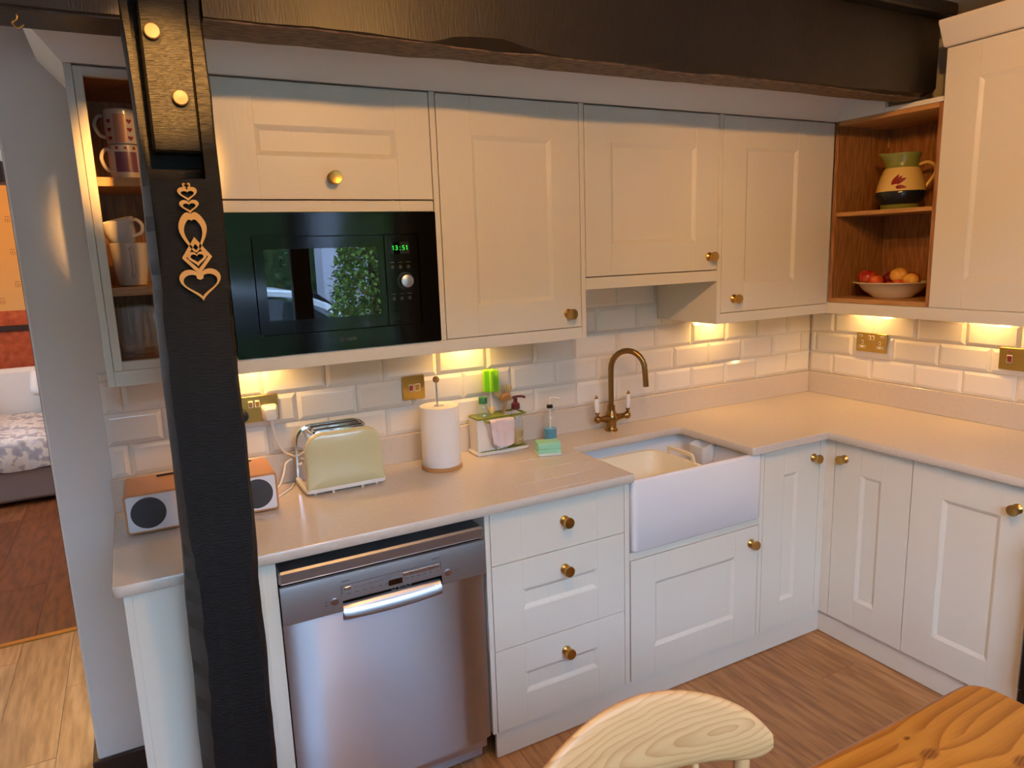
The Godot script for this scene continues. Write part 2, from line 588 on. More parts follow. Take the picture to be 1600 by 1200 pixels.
func _ready() -> void:
	rng.seed = 4
	# --- camera, fitted to the tile joints, unit fronts and worktop edges
	var cam := Camera3D.new()
	cam.name = "camera"
	cam.fov = 56.816
	cam.near = 0.03
	cam.far = 120.0
	cam.transform = Transform3D(Basis(Vector3(0.880693, -0.034208, 0.472451), Vector3(0.117017, 0.982188, -0.147016), Vector3(-0.459007, 0.184761, 0.869009)), Vector3(-0.14962, 1.61517, 2.38812))
	add_child(cam)
	cam.current = true
	# --- sky: an even overcast day
	var env := Environment.new()
	env.background_mode = Environment.BG_SKY
	var sm := ProceduralSkyMaterial.new()
	sm.sky_top_color = Color(0.67, 0.80, 0.97)
	sm.sky_horizon_color = Color(0.78, 0.88, 0.985)
	sm.ground_horizon_color = Color(0.5, 0.52, 0.54)
	sm.ground_bottom_color = Color(0.4, 0.41, 0.42)
	sm.sun_angle_max = 1.0
	sm.energy_multiplier = 1.0
	var sky := Sky.new()
	sky.sky_material = sm
	env.sky = sky
	env.background_energy_multiplier = SKY
	env.tonemap_mode = Environment.TONE_MAPPER_LINEAR
	env.tonemap_exposure = 1.0
	env.ambient_light_source = Environment.AMBIENT_SOURCE_SKY
	env.sdfgi_enabled = true
	env.ssao_enabled = true
	env.ssil_enabled = true
	var we := WorldEnvironment.new()
	we.name = "environment"
	we.environment = env
	add_child(we)
	make_materials()
	# --- the ceiling spot bar: three warm spots
	spot_bar()
	shell()
	timbers()
	wall_units()
	base_units()
	worktop_and_sink()
	appliances()
	counter_things()
	shelf_things()
	furniture()
	next_room()
	outdoors()

const SKY := 21.5
const LAMP := 0.97
const PUCK := 0.105
const WARM := Color(1.0, 0.725, 0.385)

func spot_bar() -> void:
	var o := thing("spot_bar", "white ceiling bar with three warm spotlights above the table's edge", "ceiling lamp", Vector3(0.54, CEIL, 1.685))
	obj("bar", mb().bx(-0.58, 0.58, -0.024, 0.0, -0.03, 0.03, 0.004), mats.white_metal, o)
	# head place, what it points at, cone half angle, energy
	for h in [[Vector3(-0.50, -0.10, 0), Vector3(-0.58, -0.43, -0.955), 7.8, 7.5 * LAMP], [Vector3(0.0, -0.10, 0), Vector3(0.3, -1.1, -1.3), 84.0, LAMP], [Vector3(0.50, -0.10, 0), Vector3(2.0, -0.95, -0.75), 52.0, 0.85 * LAMP]]:
		var d: Vector3 = (h[1] - h[0]).normalized()
		var y := -d
		var x := y.cross(Vector3.FORWARD if absf(y.z) < 0.9 else Vector3.RIGHT).normalized()
		var xf := Transform3D(Basis(x, y, x.cross(y)), h[0])
		var head := obj("spot_head", mb().lathe([Vector2(0, 0.075), Vector2(0.018, 0.075), Vector2(0.028, 0.06), Vector2(0.03, 0.0), Vector2(0.028, 0.0), Vector2(0.026, 0.008), Vector2(0, 0.008)], 24, xf), mats.white_metal, o)
		obj("stem", mb().tube([Vector3(h[0].x, -0.024, 0), h[0] + y * 0.05], 0.006, 8), mats.white_metal, o)
		obj("bulb", mb().lathe([Vector2(0.025, 0.004), Vector2(0.02, 0.0015), Vector2(0, 0.0005)], 20, xf), mats.bulb_glow, head)
		var l := SpotLight3D.new()
		l.name = "spot_lamp"
		l.light_color = WARM
		l.light_energy = h[3]
		l.light_size = 0.025
		l.spot_angle = h[2]
		l.spot_angle_attenuation = 0.8 if h[2] < 60.0 else 0.25
		l.spot_range = 12.0
		l.spot_attenuation = 2.0
		l.shadow_enabled = true
		o.add_child(l, true)
		l.look_at_from_position(o.position + h[0] + d * 0.012, o.position + h[1], Vector3.UP if absf(d.y) < 0.95 else Vector3.FORWARD)

func puck(at: Vector3, label: String) -> void:
	var o := thing("puck_light", label, "light", at, "under-cabinet puck lights")
	obj("housing", mb().lathe([Vector2(0, 0), Vector2(0.034, 0), Vector2(0.034, -0.008), Vector2(0.028, -0.010), Vector2(0.026, -0.0085), Vector2(0, -0.0085)], 24), mats.white_metal, o)
	obj("lens", mb().lathe([Vector2(0.025, -0.0087), Vector2(0.02, -0.0098), Vector2(0, -0.0102)], 20), mats.puck_glow, o)
	var l := SpotLight3D.new()
	l.name = "puck_lamp"
	l.position = Vector3(0, -0.014, 0)
	l.rotation = Vector3(-PI / 2, 0, 0)
	l.light_color = Color(1.0, 0.77, 0.44)
	l.light_energy = PUCK
	l.light_size = 0.02
	l.spot_angle = 80.0
	l.spot_angle_attenuation = 0.6
	l.spot_range = 6.0
	l.spot_attenuation = 2.0
	l.shadow_enabled = true
	o.add_child(l)

# ------------------------------------------------------------------ room
func tile_mesh(w: float, h: float, ax: String) -> ArrayMesh:
	var key := "tile_%s_%d_%d" % [ax, roundi(w * 2000), roundi(h * 2000)]
	if meshes.has(key):
		return meshes[key]
	var b := minf(0.013, minf(w, h) * 0.3)
	var lv := [[0.0, 0.0], [0.0, 0.0025], [b, 0.0085], [b + 0.0012, 0.0088]]
	var g := []
	for l in lv:
		var row := []
		for k in [[-1, -1], [1, -1], [1, 1], [-1, 1]]:
			row.append(Vector3(k[0] * (w * 0.5 - l[0]), k[1] * (h * 0.5 - l[0]), l[1]))
		g.append(row)
	var m := mb()
	m.grid(g, true, 8.0)
	m.quad(g[3][0], g[3][1], g[3][2], g[3][3], Vector3(0, 0, 1))
	if ax == "x":      # on the right wall: facing -x
		for i in m.v.size():
			m.v[i] = Vector3(-m.v[i].z, m.v[i].y, m.v[i].x)
			m.n[i] = Vector3(-m.n[i].z, m.n[i].y, m.n[i].x)
	meshes[key] = m.mesh()
	return meshes[key]

# rows of bevelled brick tiles, every second row shifted by half a tile
func tile_rows(wall: Node3D, ax: String, lo: float, hi: float, first: float, rows: int, y_top: float, skip_below := -1) -> void:
	for r in rows:
		var y0 := YU + r * TH
		var y1 := minf(y0 + TH, y_top)
		if y1 - y0 < 0.012 or r <= skip_below:
			continue
		var off := first + (0.5 if r % 2 == 0 else 0.0) * TP
		var k := floori((lo - off) / TP)
		while off + k * TP < hi:
			var a := maxf(off + k * TP, lo) + 0.001
			var b := minf(off + (k + 1) * TP, hi) - 0.001
			k += 1
			if b - a < 0.008:
				continue
			var o := obj("tile", tile_mesh(b - a, y1 - y0 - 0.002, ax), mats["tile_glaze_%d" % rng.randi_range(0, 2)], wall)
			o.position = Vector3((a + b) * 0.5, (y0 + y1) * 0.5, 0) if ax == "z" else Vector3(XR, (y0 + y1) * 0.5, (a + b) * 0.5)
			var tilt := rng.randf_range(-0.003, 0.003)
			o.rotation = Vector3(tilt, rng.randf_range(-0.003, 0.003), 0) if ax == "z" else Vector3(0, rng.randf_range(-0.003, 0.003), tilt)

func planks(owner_: Node3D, x0: float, x1: float, z0: float, z1: float, w: float, len_: float, kind: String, kinds: int) -> void:
	var i := 0
	var x := x0
	while x < x1 - 0.001:
		var xe := minf(x + w, x1)
		var z := z0 - len_ * fmod(i * 0.37, 1.0)
		while z < z1:
			var a := maxf(z, z0)
			var b := minf(z + len_, z1)
			if b - a > 0.02:
				obj("plank", mb().bx(x + 0.0004, xe - 0.0004, -0.012, 0.0, a + 0.0004, b - 0.0004, 0.0012), mats["%s_%d" % [kind, rng.randi_range(0, kinds - 1)]], owner_)
			z += len_
		x = xe
		i += 1

func shell() -> void:
	# floors: a slab with laminate planks laid along z
	var fl := struct("floor", mb().bx(ROOM_L - 0.1, XR + 0.1, -0.12, -0.0125, -1.165, ROOM_F + 0.1), mats.black_gap, "brown wood laminate kitchen floor")
	planks(fl, ROOM_L, XR, -1.165, ROOM_F, 0.193, 1.22, "floor_plank", 6)
	# back wall, thick, with the way to the next room on its left
	var wb := struct("wall_back", mb().bx(-0.41, XR + 0.12, 0.0, CEIL, -0.13, 0.0, 0.006), mats.wall_paint, "white painted back wall with glazed brick tiles")
	obj("grout", mb().bx(-0.262, XR - 0.001, YU, 1.304, -0.002, 0.0012).bx(1.2, XR - 0.001, 1.304, 1.53, -0.002, 0.0012), mats.grout, wb)
	tile_rows(wb, "z", -0.262, XR - 0.001, 0.2968, 3, 1.525)
	tile_rows(wb, "z", -0.262, 1.2, 0.2968, 4, 1.303, 2)          # behind the pelmets
	tile_rows(wb, "z", 1.2, 1.85, 0.2968, 6, 1.525, 2)            # up to the shorter cabinet
	tile_rows(wb, "z", 1.85, XR - 0.001, 0.2968, 4, 1.34, 2)
	var wr := struct("wall_right", mb().bx(XR, XR + 0.12, 0.0, CEIL, -0.13, ROOM_F + 0.1), mats.wall_paint, "white right wall with glazed brick tiles")
	obj("grout", mb().bx(XR - 0.0012, XR + 0.002, YU, 1.37, 0.0, 1.95), mats.grout, wr)
	tile_rows(wr, "x", 0.009, 1.95, 0.2419, 4, 1.36)
	var lw := mb()
	for q in [[-0.02, 0.85, -4.7, ROOM_F + 0.1], [2.1, CEIL, -4.7, ROOM_F + 0.1], [0.85, 2.1, -4.7, -3.6], [0.85, 2.1, -2.8, ROOM_F + 0.1]]:
		lw.bx(ROOM_L - 0.12, ROOM_L, q[0], q[1], q[2], q[3])
	struct("wall_left", lw, mats.wall_paint, "white left wall with a window in the next room")
	var w2 := mb()
	for z in [[-3.6, -3.55], [-2.85, -2.8]]:
		w2.bx(ROOM_L - 0.09, ROOM_L - 0.02, 0.85, 2.1, z[0], z[1], 0.004)
	for y in [[0.85, 0.9], [2.05, 2.1]]:
		w2.bx(ROOM_L - 0.088, ROOM_L - 0.022, y[0], y[1], -3.55, -2.85, 0.004)
	var wn2 := struct("window_2", w2, mats.dark_stain, "dark timber window of the next room")
	for z in [[-3.55, -2.85]]:
		obj("pane", mb().bx(ROOM_L - 0.057, ROOM_L - 0.053, 0.896, 2.054, z[0] - 0.004, z[1] + 0.004), mats.window_glass, wn2)
	struct("ceiling", mb().bx(ROOM_L - 0.12, XR + 0.12, CEIL, CEIL + 0.12, -4.7, ROOM_F + 0.1), mats.ceiling_paint, "cream ceiling")
	var sk := struct("baseboard_back", mb().bx(-0.425, -0.262, 0.0, 0.083, -0.142, 0.014, 0.004), mats.dark_stain, "dark stained skirting board at the end of the back wall")
	sk.set_meta("kind", "structure")
	# window wall behind the camera
	var wx0 := -0.50
	var wx1 := 1.5
	var wy0 := 0.92
	var wy1 := 2.26
	var wf := struct("wall_front", mb().bx(ROOM_L, wx0, -0.02, CEIL, ROOM_F, ROOM_F + 0.12).bx(wx1, 1.56, -0.02, CEIL, ROOM_F, ROOM_F + 0.12).bx(2.36, XR, -0.02, CEIL, ROOM_F, ROOM_F + 0.12).bx(1.56, 2.36, 2.02, CEIL, ROOM_F, ROOM_F + 0.12).bx(wx0, wx1, -0.02, wy0, ROOM_F, ROOM_F + 0.12).bx(wx0, wx1, wy1, CEIL, ROOM_F, ROOM_F + 0.12), mats.wall_paint, "white window wall")
	wf.set_meta("kind", "structure")
	var win := mb()
	for x in [[wx0, wx0 + 0.05], [0.77, 0.89], [wx1 - 0.05, wx1]]:
		win.bx(x[0], x[1], wy0, wy1, ROOM_F + 0.02, ROOM_F + 0.09, 0.004)
	for y in [[wy0, wy0 + 0.05], [wy1 - 0.05, wy1]]:
		win.bx(wx0 + 0.05, wx1 - 0.05, y[0], y[1], ROOM_F + 0.022, ROOM_F + 0.088, 0.004)
	var wn := struct("window_1", win, mats.dark_stain, "dark timber window frame with two panes")
	for x in [[wx0 + 0.05, 0.77], [0.89, wx1 - 0.05]]:
		obj("pane", mb().bx(x[0] - 0.004, x[1] + 0.004, wy0 + 0.046, wy1 - 0.046, ROOM_F + 0.053, ROOM_F + 0.057), mats.window_glass, wn)
	obj("sill", mb().bx(wx0 - 0.04, wx1 + 0.04, wy0 - 0.03, wy0, ROOM_F - 0.09, ROOM_F + 0.02, 0.004), mats.wall_paint, wn)
	var dr := struct("door_2", mb().bx(1.56, 2.36, 0.0, 2.02, ROOM_F + 0.02, ROOM_F + 0.07, 0.004), mats.dark_door, "dark brown back door beside the window")
	for k in 2:
		obj("panel", mb().bx(1.66, 2.26, 0.2 + k * 0.95, 0.98 + k * 0.9, ROOM_F + 0.006, ROOM_F + 0.022, 0.01), mats.dark_door, dr)
	obj("handle", mb().lathe([Vector2(0, 0), Vector2(0.018, 0.0), Vector2(0.012, 0.02), Vector2(0.024, 0.04), Vector2(0.02, 0.055), Vector2(0, 0.058)], 16, Transform3D(Basis(Vector3.RIGHT, -PI / 2), Vector3(1.61, 1.02, ROOM_F + 0.02))), mats.brass, dr)

# ------------------------------------------------------------------ timber frame
func curve(pts: Array, y: float) -> float:      # straight-line interpolation in (at, value) pairs
	for i in pts.size() - 1:
		if y <= pts[i + 1][0]:
			return lerpf(pts[i][1], pts[i + 1][1], clampf((y - pts[i][0]) / (pts[i + 1][0] - pts[i][0]), 0, 1))
	return pts[-1][1]

func timbers() -> void:
	var nz := FastNoiseLite.new()
	nz.seed = 5
	nz.frequency = 2.2
	var post := thing("timber_post", "black painted rough-sawn timber post standing before the worktop", "post", Vector3.ZERO)
	var left := [[0.0, -0.133], [0.47, -0.127], [0.94, -0.114], [1.2, -0.109], [1.37, -0.108], [1.77, -0.1], [1.95, -0.101], [2.1, -0.105], [2.5, -0.11]]
	var right := [[0.0, 0.034], [0.4, 0.037], [0.9, 0.043], [1.36, 0.044], [1.77, 0.046], [2.0, 0.045], [2.5, 0.044]]
	var cl := [[0.0, 0.02], [0.6, 0.026], [0.85, 0.03], [1.0, 0.014], [1.2, 0.012], [1.5, 0.012], [1.68, 0.022], [1.78, 0.012], [1.85, 0.003], [2.5, 0.003]]
	var cr := [[0.0, 0.01], [0.7, 0.014], [0.88, 0.022], [0.98, 0.010], [1.25, 0.006], [1.45, 0.010], [1.6, 0.004], [2.5, 0.003]]
	var ys := []
	var y := 0.0
	while y < CEIL:
		ys.append(y)
		y += 0.03
	ys.append(CEIL)
	ys.append(1.784)
	ys.append(1.785)
	ys.sort()
	var g := []
	for yy in ys:
		var wob := nz.get_noise_2d(yy * 1.4, 3.0) * 0.004
		var xl := curve(left, yy) + wob
		var xr := curve(right, yy) + nz.get_noise_2d(yy * 1.6, 9.0) * 0.004
		var a := curve(cl, yy) * (1.0 + 0.3 * nz.get_noise_2d(yy * 5.0, 1.0))
		var b := curve(cr, yy) * (1.0 + 0.3 * nz.get_noise_2d(yy * 5.0, 6.0))
		var zf := 0.73 + nz.get_noise_2d(yy * 1.2, 20.0) * 0.003
		var rec: float = 0.065 if yy > 1.7845 else 0.0
		var row := []
		for p in [[xl, 0.60], [xl, zf - a * 2.2], [xl + a, zf], [-0.0885, zf], [-0.0885, zf - rec], [0.0185, zf - rec], [0.0185, zf], [xr - b, zf], [xr, zf - b * 1.6], [xr, 0.60]]:
			row.append(Vector3(p[0], yy, p[1]))
		g.append(row)
	obj("upright", mb().grid(g, true, 25.0), mats.black_timber, post)
	obj("inset_board", mb().bx(-0.073, 0.0175, 1.837, CEIL, 0.667, 0.7285, 0.004), mats.black_timber, post).set_meta("label", "flat board let into the post, fixed with two pegs")
	for p in [Vector2(-0.05, 2.064), Vector2(-0.012, 1.942)]:
		var pg := obj("peg_hole", mb().lathe([Vector2(0.019, 0.0), Vector2(0.019, 0.0012), Vector2(0.0, 0.0012)], 14, Transform3D(Basis(Vector3.RIGHT, PI / 2), Vector3(p.x, p.y - 0.003, 0.7280))), mats.black_gap, post)
		obj("peg", mb().lathe([Vector2(0.0155, -0.004), Vector2(0.0155, 0.009), Vector2(0.0135, 0.0115), Vector2(0.0, 0.0125)], 14, Transform3D(Basis(Vector3.RIGHT, PI / 2), Vector3(p.x - 0.001, p.y, 0.7285))), mats.peg_wood, pg)
	# main beam
	var beam := thing("ceiling_beam", "thick black timber beam running from the post over the wall units", "beam", Vector3.ZERO)
	var gouge := [[0.0, 0.004], [0.4, 0.006], [0.55, 0.004], [0.62, 0.022], [0.74, 0.024], [0.86, 0.005], [1.15, 0.004], [1.25, 0.02], [1.36, 0.026], [1.45, 0.005], [2.0, 0.006], [2.2, 0.012], [2.5, 0.016]]
	g = []
	var gu := []
	var x := 0.047
	while x < 2.52:
		var zf := 0.73 + nz.get_noise_2d(x * 1.1, 40.0) * 0.004
		var zb := lerpf(0.585, 0.635, x / 2.3) + nz.get_noise_2d(x * 1.5, 44.0) * 0.01
		var c := curve(gouge, x) * (1.0 + 0.3 * nz.get_noise_2d(x * 6.0, 2.0))
		var yb := 2.1 + nz.get_noise_2d(x * 1.3, 48.0) * 0.004
		if x > 2.43:
			yb += (x - 2.43) * 0.35
		var row := []
		for p in [[2.365, zb], [2.365, zf], [yb + c, zf], [yb + 0.003, zf - c * 0.9], [yb + 0.003, zb]]:
			row.append(Vector3(x, p[0], p[1]))
		g.append(row)
		gu.append([Vector3(x, yb + 0.004, zf - c * 0.9), Vector3(x, yb, zf - c * 0.9 - 0.002), Vector3(x, yb - 0.001, (zf + zb) * 0.5), Vector3(x, yb, zb + 0.002), Vector3(x, yb + 0.004, zb)])
		x += 0.0275
	var cap0 := []
	var cap1 := []
	for k in 5:
		cap0.append(Vector3(0.047, 2.23, 0.66))
		cap1.append(Vector3(2.52, 2.25, 0.69))
	g.push_front(cap0)
	g.append(cap1)
	obj("beam_body", mb().grid(g, true, 25.0), mats.black_beam, beam)
	obj("underside", mb().grid(gu, false, 30.0), mats.worn_timber, beam).set_meta("label", "worn brown underside of the beam")
	tag(obj("ceiling_joist", mb().bx(-1.9, 2.512, 2.366, CEIL, 0.60, 0.782, 0.006), mats.black_beam), "flat black timber lying along the top of the thick beam", "beam")
	g = []
	gu = []
	x = -1.9
	while x < -0.10:
		var zf := 0.73 + nz.get_noise_2d(x * 1.1, 60.0) * 0.004
		var yb := 2.083 + nz.get_noise_2d(x * 1.3, 64.0) * 0.003
		var row := []
		for p in [[2.365, 0.6], [2.365, zf], [yb + 0.006, zf], [yb + 0.003, zf - 0.006], [yb + 0.003, 0.6]]:
			row.append(Vector3(x, p[0], p[1]))
		g.append(row)
		gu.append([Vector3(x, yb + 0.004, zf - 0.006), Vector3(x, yb, zf - 0.008), Vector3(x, yb, 0.602), Vector3(x, yb + 0.004, 0.6)])
		x += 0.0449
	var lb := thing("ceiling_beam", "black timber beam with a small brass hook, running to the white left wall", "beam", Vector3.ZERO)
	obj("beam_body", mb().grid(g, true, 25.0), mats.black_beam, lb)
	obj("underside", mb().grid(gu, false, 30.0), mats.black_beam, lb)
	obj("cup_hook", mb().tube(spline([Vector3(-0.276, 2.085, 0.7), Vector3(-0.276, 2.072, 0.7), Vector3(-0.284, 2.064, 0.7), Vector3(-0.276, 2.056, 0.7), Vector3(-0.266, 2.062, 0.7)], 4), 0.0018, 6), mats.brass, lb)

# ------------------------------------------------------------------ shaker units
# a door in a front plane. f places it: x to the right along the front, y up, z out of the front; the front face lies at z = 0
func knob(parent: Node, x: float, y: float) -> void:
	if not meshes.has("knob"):
		meshes.knob = mb().lathe([Vector2(0, -0.001), Vector2(0.0165, -0.001), Vector2(0.0165, 0.003), Vector2(0.0145, 0.005), Vector2(0.0085, 0.009), Vector2(0.0068, 0.014), Vector2(0.0075, 0.02), Vector2(0.0125, 0.024), Vector2(0.0172, 0.0255), Vector2(0.0178, 0.027), Vector2(0.0178, 0.0325), Vector2(0.0168, 0.034), Vector2(0.0145, 0.0335), Vector2(0, 0.033)], 28, Transform3D(Basis(Vector3.RIGHT, PI / 2), Vector3.ZERO)).mesh()
	var k := obj("knob", meshes.knob, mats.brass, parent)
	k.position = Vector3(x, y, 0)
	k.set_meta("label", "round brass knob")

func shaker(called: String, parent: Node, f: Transform3D, x0: float, x1: float, y0: float, y1: float, sl: float, sr: float, rt: float, rb: float, kn: Vector2) -> Node3D:
	var d := part(called, parent)
	d.transform = f
	var th := 0.021
	var up: Material = mats.cream_paint_upright
	var lv: Material = mats.cream_paint_level
	var c := 0.0007
	for s in [[x0, x0 + sl], [x1 - sr, x1]]:
		obj("stile", mb().bx(s[0], s[1], y0, y1, -th, 0.0, c), up, d)
	if rt > 0.0:
		for s in [[y1 - rt, y1], [y0, y0 + rb]]:
			obj("rail", mb().bx(x0 + sl, x1 - sr, s[0], s[1], -th, -0.0002, c), lv, d)
		# sunk panel with a sloping moulded edge
		var g := []
		for l in [[0.0, -0.0008], [0.003, -0.0018], [0.012, -0.0078], [0.0135, -0.0085]]:
			var row := []
			for p in [[x0 + sl + l[0], y0 + rb + l[0]], [x1 - sr - l[0], y0 + rb + l[0]], [x1 - sr - l[0], y1 - rt - l[0]], [x0 + sl + l[0], y1 - rt - l[0]]]:
				row.append(Vector3(p[0], p[1], l[1]))
			g.append(row)
		var pm := mb()
		pm.grid(g, true, 10.0, true)
		pm.quad(g[3][0], g[3][1], g[3][2], g[3][3], Vector3(0, 0, 1))
		pm.bx(x0 + sl + 0.001, x1 - sr - 0.001, y0 + rb + 0.001, y1 - rt - 0.001, -th, -0.0105)
		obj("panel", pm, up, d)
	else:
		obj("panel", mb().bx(x0 + sl, x1 - sr, y0, y1, -th, -0.0002, c), lv, d)
	if kn.x > -90.0:
		knob(d, kn.x, kn.y)
	return d

func board(called: String, parent: Node, x0: float, x1: float, y0: float, y1: float, z0: float, z1: float, m = null, ch := 0.0008) -> MeshInstance3D:
	return obj(called, mb().bx(x0, x1, y0, y1, z0, z1, ch), m if m else mats.cream_paint_upright, parent)

func wall_units() -> void:
	var f := Transform3D(Basis.IDENTITY, Vector3(0, 0, DU))
	var yb := 1.35          # door bottoms
	var yt := 2.0735        # door tops
	var none := Vector2(-99, 0)
	# open display cabinet at the left end
	var d := thing("display_cabinet", "cream wall cabinet with open front and dark inside, holding mugs and glasses", "cabinet", Vector3.ZERO)
	board("side_panel", d, -0.225, -0.2085, 1.31, 2.078, 0.0105, DU)
	board("side_panel", d, 0.068, 0.0865, yb, 2.078, 0.0105, DU)
	for s in [[-0.2075, -0.188, yb, yt], [0.048, 0.067, yb, yt]]:
		board("stile", d, s[0], s[1], s[2], s[3], DU - 0.021, DU)
	board("rail", d, -0.188, 0.048, 2.0535, yt, DU - 0.021, DU - 0.0002, mats.cream_paint_level)
	board("rail", d, -0.188, 0.048, yb, 1.3725, DU - 0.021, DU - 0.0002, mats.cream_paint_level)
	board("back_panel", d, -0.2085, 0.068, yb, 2.075, 0.0105, 0.018, mats.oak_veneer)
	board("side_lining", d, -0.2083, -0.2045, yb, 2.075, 0.018, DU - 0.022, mats.oak_veneer)
	board("side_lining", d, 0.0645, 0.068, yb, 2.075, 0.018, DU - 0.022, mats.oak_veneer)
	board("top_panel", d, -0.2045, 0.0645, 2.06, 2.075, 0.018, DU - 0.022, mats.oak_veneer)
	board("bottom_panel", d, -0.2045, 0.0645, yb, 1.3725, 0.018, DU - 0.022, mats.oak_veneer)
	for y in [1.829, 1.556]:
		var sh := board("shelf", d, -0.2043, 0.0643, y - 0.022, y, 0.02, 0.30, mats.oak_edge)
		for k in 2:
			obj("shelf_clip", mb().bx(-0.2043, -0.192, y - 0.032, y - 0.0225, 0.27 + k * 0.02, 0.278 + k * 0.02, 0.001).bx(-0.2043, -0.2015, y - 0.044, y - 0.0225, 0.27 + k * 0.02, 0.278 + k * 0.02, 0.001), mats.white_plastic, sh)
	# microwave cabinet
	d = thing("microwave_cabinet", "cream wall cabinet with a lift-up flap over the black microwave", "cabinet", Vector3.ZERO)
	shaker("flap_door", d, f, 0.0895, 0.678, 1.7725, yt, 0.097, 0.105, 0.111, 0.112, Vector2(0.384, 1.829))
	for s in [[0.0895, 0.1865], [0.1865, 0.573], [0.573, 0.678]]:
		board("infill_strip", d, s[0], s[1], 1.738, 1.7685, DU - 0.021, DU - 0.0004, mats.cream_paint_level)
	board("top_panel", d, 0.0895, 0.678, 2.06, 2.0735, 0.0105, DU - 0.022, mats.cream_paint_plain)
	board("bottom_panel", d, 0.0895, 0.678, 1.335, 1.3495, 0.0105, DU - 0.022, mats.cream_paint_plain)
	board("side_panel", d, 0.6805, 0.6985, yb, 2.078, 0.0105, DU)
	# tall wall cabinet
	d = thing("wall_cabinet", "cream single-door wall cabinet between the microwave and the recessed shorter cabinet", "cabinet", Vector3.ZERO)
	shaker("door", d, f, 0.701, 1.199, yb + 0.002, yt, 0.11, 0.107, 0.113, 0.096, Vector2(1.147, 1.399))
	board("bottom_panel", d, 0.6995, 1.2005, 1.335, 1.3495, 0.0105, DU - 0.022, mats.cream_paint_plain)
	board("top_panel", d, 0.6995, 1.2005, 2.06, 2.0735, 0.0105, DU - 0.022, mats.cream_paint_plain)
	board("side_panel", d, 1.2012, 1.2192, 1.31, 2.078, 0.0105, DU)
	# shorter cabinet over the sink side
	d = thing("wall_cabinet", "shorter cream wall cabinet hung higher over the tap", "cabinet", Vector3.ZERO)
	shaker("door", d, f, 1.2215, 1.814, 1.518, yt, 0.106, 0.108, 0.115, 0.106, Vector2(1.775, 1.567))
	board("bottom_panel", d, 1.2195, 1.816, 1.50, 1.514, 0.0105, DU - 0.022, mats.cream_paint_plain)
	board("top_panel", d, 1.2195, 1.816, 2.06, 2.0735, 0.0105, DU - 0.022, mats.cream_paint_plain)
	board("pelmet", d, 1.2195, 1.816, 1.4745, 1.5145, DU - 0.02, DU - 0.0005, mats.cream_paint_level)
	# corner wall cabinet
	d = thing("wall_cabinet", "cream wall cabinet in the corner beside the open oak shelves", "cabinet", Vector3.ZERO)
	shaker("door", d, f, 1.838, 2.4385, yb + 0.002, yt, 0.117, 0.206, 0.108, 0.107, Vector2(1.903, 1.403))
	board("side_panel", d, 1.8165, 1.8355, 1.31, 2.078, 0.0105, DU)
	board("bottom_panel", d, 1.8355, 2.4385, 1.335, 1.3495, 0.0105, DU - 0.022, mats.cream_paint_plain)
	board("top_panel", d, 1.8355, 2.4385, 2.06, 2.0735, 0.0105, DU - 0.022, mats.cream_paint_plain)
	# light pelmets
	tag(board("light_pelmet", null, -0.2083, 1.2010, 1.31, 1.3495, DU - 0.019, DU - 0.0003, mats.cream_paint_level), "cream strip along the bottom of the microwave and tall wall cabinets", "pelmet")
	tag(board("light_pelmet", null, 1.8357, 2.4385, 1.31, 1.3495, DU - 0.019, DU - 0.0003, mats.cream_paint_level), "cream strip along the bottom of the corner wall cabinet", "pelmet")
	tag(board("light_pelmet", null, XU, XU + 0.019, 1.31, 1.355, DU - 0.019, 1.75, mats.cream_paint_level), "cream strip along the bottom of the oak shelf unit and its neighbour", "pelmet")
	# cornice: sloping outwards, returned to the wall at the left end
	var path := [Vector3(-0.225, 0, 0.0), Vector3(-0.225, 0, DU), Vector3(2.4395, 0, DU)]
	var out_ := [Vector3(-1, 0, 0), Vector3(-1, 0, 1), Vector3(0, 0, 1)]
	var g := []
	for i in 3:
		var row := []
		for p in [[-0.018, 2.079], [0.002, 2.079], [0.006, 2.084], [0.072, 2.16], [0.074, 2.172], [0.044, 2.172], [-0.018, 2.10]]:
			row.append(path[i] + out_[i] * p[0] + Vector3(0, p[1], 0))
		g.append(row)
	tag(obj("cornice", mb().grid(g, true, 20.0), mats.cream_paint_level), "cream sloping cornice along the tops of the back wall units", "cornice")
	# right wall: open oak shelves, then a taller cabinet
	d = thing("shelf_unit", "open oak shelf unit on the right wall holding a jug and a fruit bowl", "shelf unit", Vector3.ZERO)
	board("back_panel", d, 2.765, 2.7745, 1.357, 2.076, 0.376, 0.781, mats.oak_veneer)
	board("side_panel", d, XU + 0.004, 2.765, 1.357, 2.076, 0.361, 0.376, mats.oak_veneer)
	board("side_panel", d, XU + 0.001, 2.765, 1.357, 2.076, 0.781, 0.7945, mats.oak_veneer)
	board("top_panel", d, XU + 0.002, 2.765, 2.0605, 2.0775, 0.376, 0.781, mats.oak_edge)
	board("bottom_panel", d, XU + 0.002, 2.765, 1.3565, 1.374, 0.376, 0.781, mats.oak_edge)
	board("shelf", d, XU + 0.012, 2.765, 1.706, 1.7215, 0.376, 0.781, mats.oak_edge)
	obj("filler_panel", mb().bx(XU, XU + 0.016, 2.0785, 2.25, 0.361, 0.575, 0.0008).bx(XU, XU + 0.016, 2.0785, 2.0955, 0.575, 0.7945, 0.0008), mats.cream_paint_level, d)
	board("hanging_bracket", d, 2.75, 2.7645, 1.985, 2.03, 0.377, 0.383, mats.oak_edge)
	var fr := Transform3D(Basis(Vector3(0, 0, -1), Vector3(0, 1, 0), Vector3(-1, 0, 0)), Vector3(XU, 0, 0))   # door x runs towards -z
	d = thing("wall_cabinet", "taller cream wall cabinet with its own cornice on the right wall", "cabinet", Vector3.ZERO)
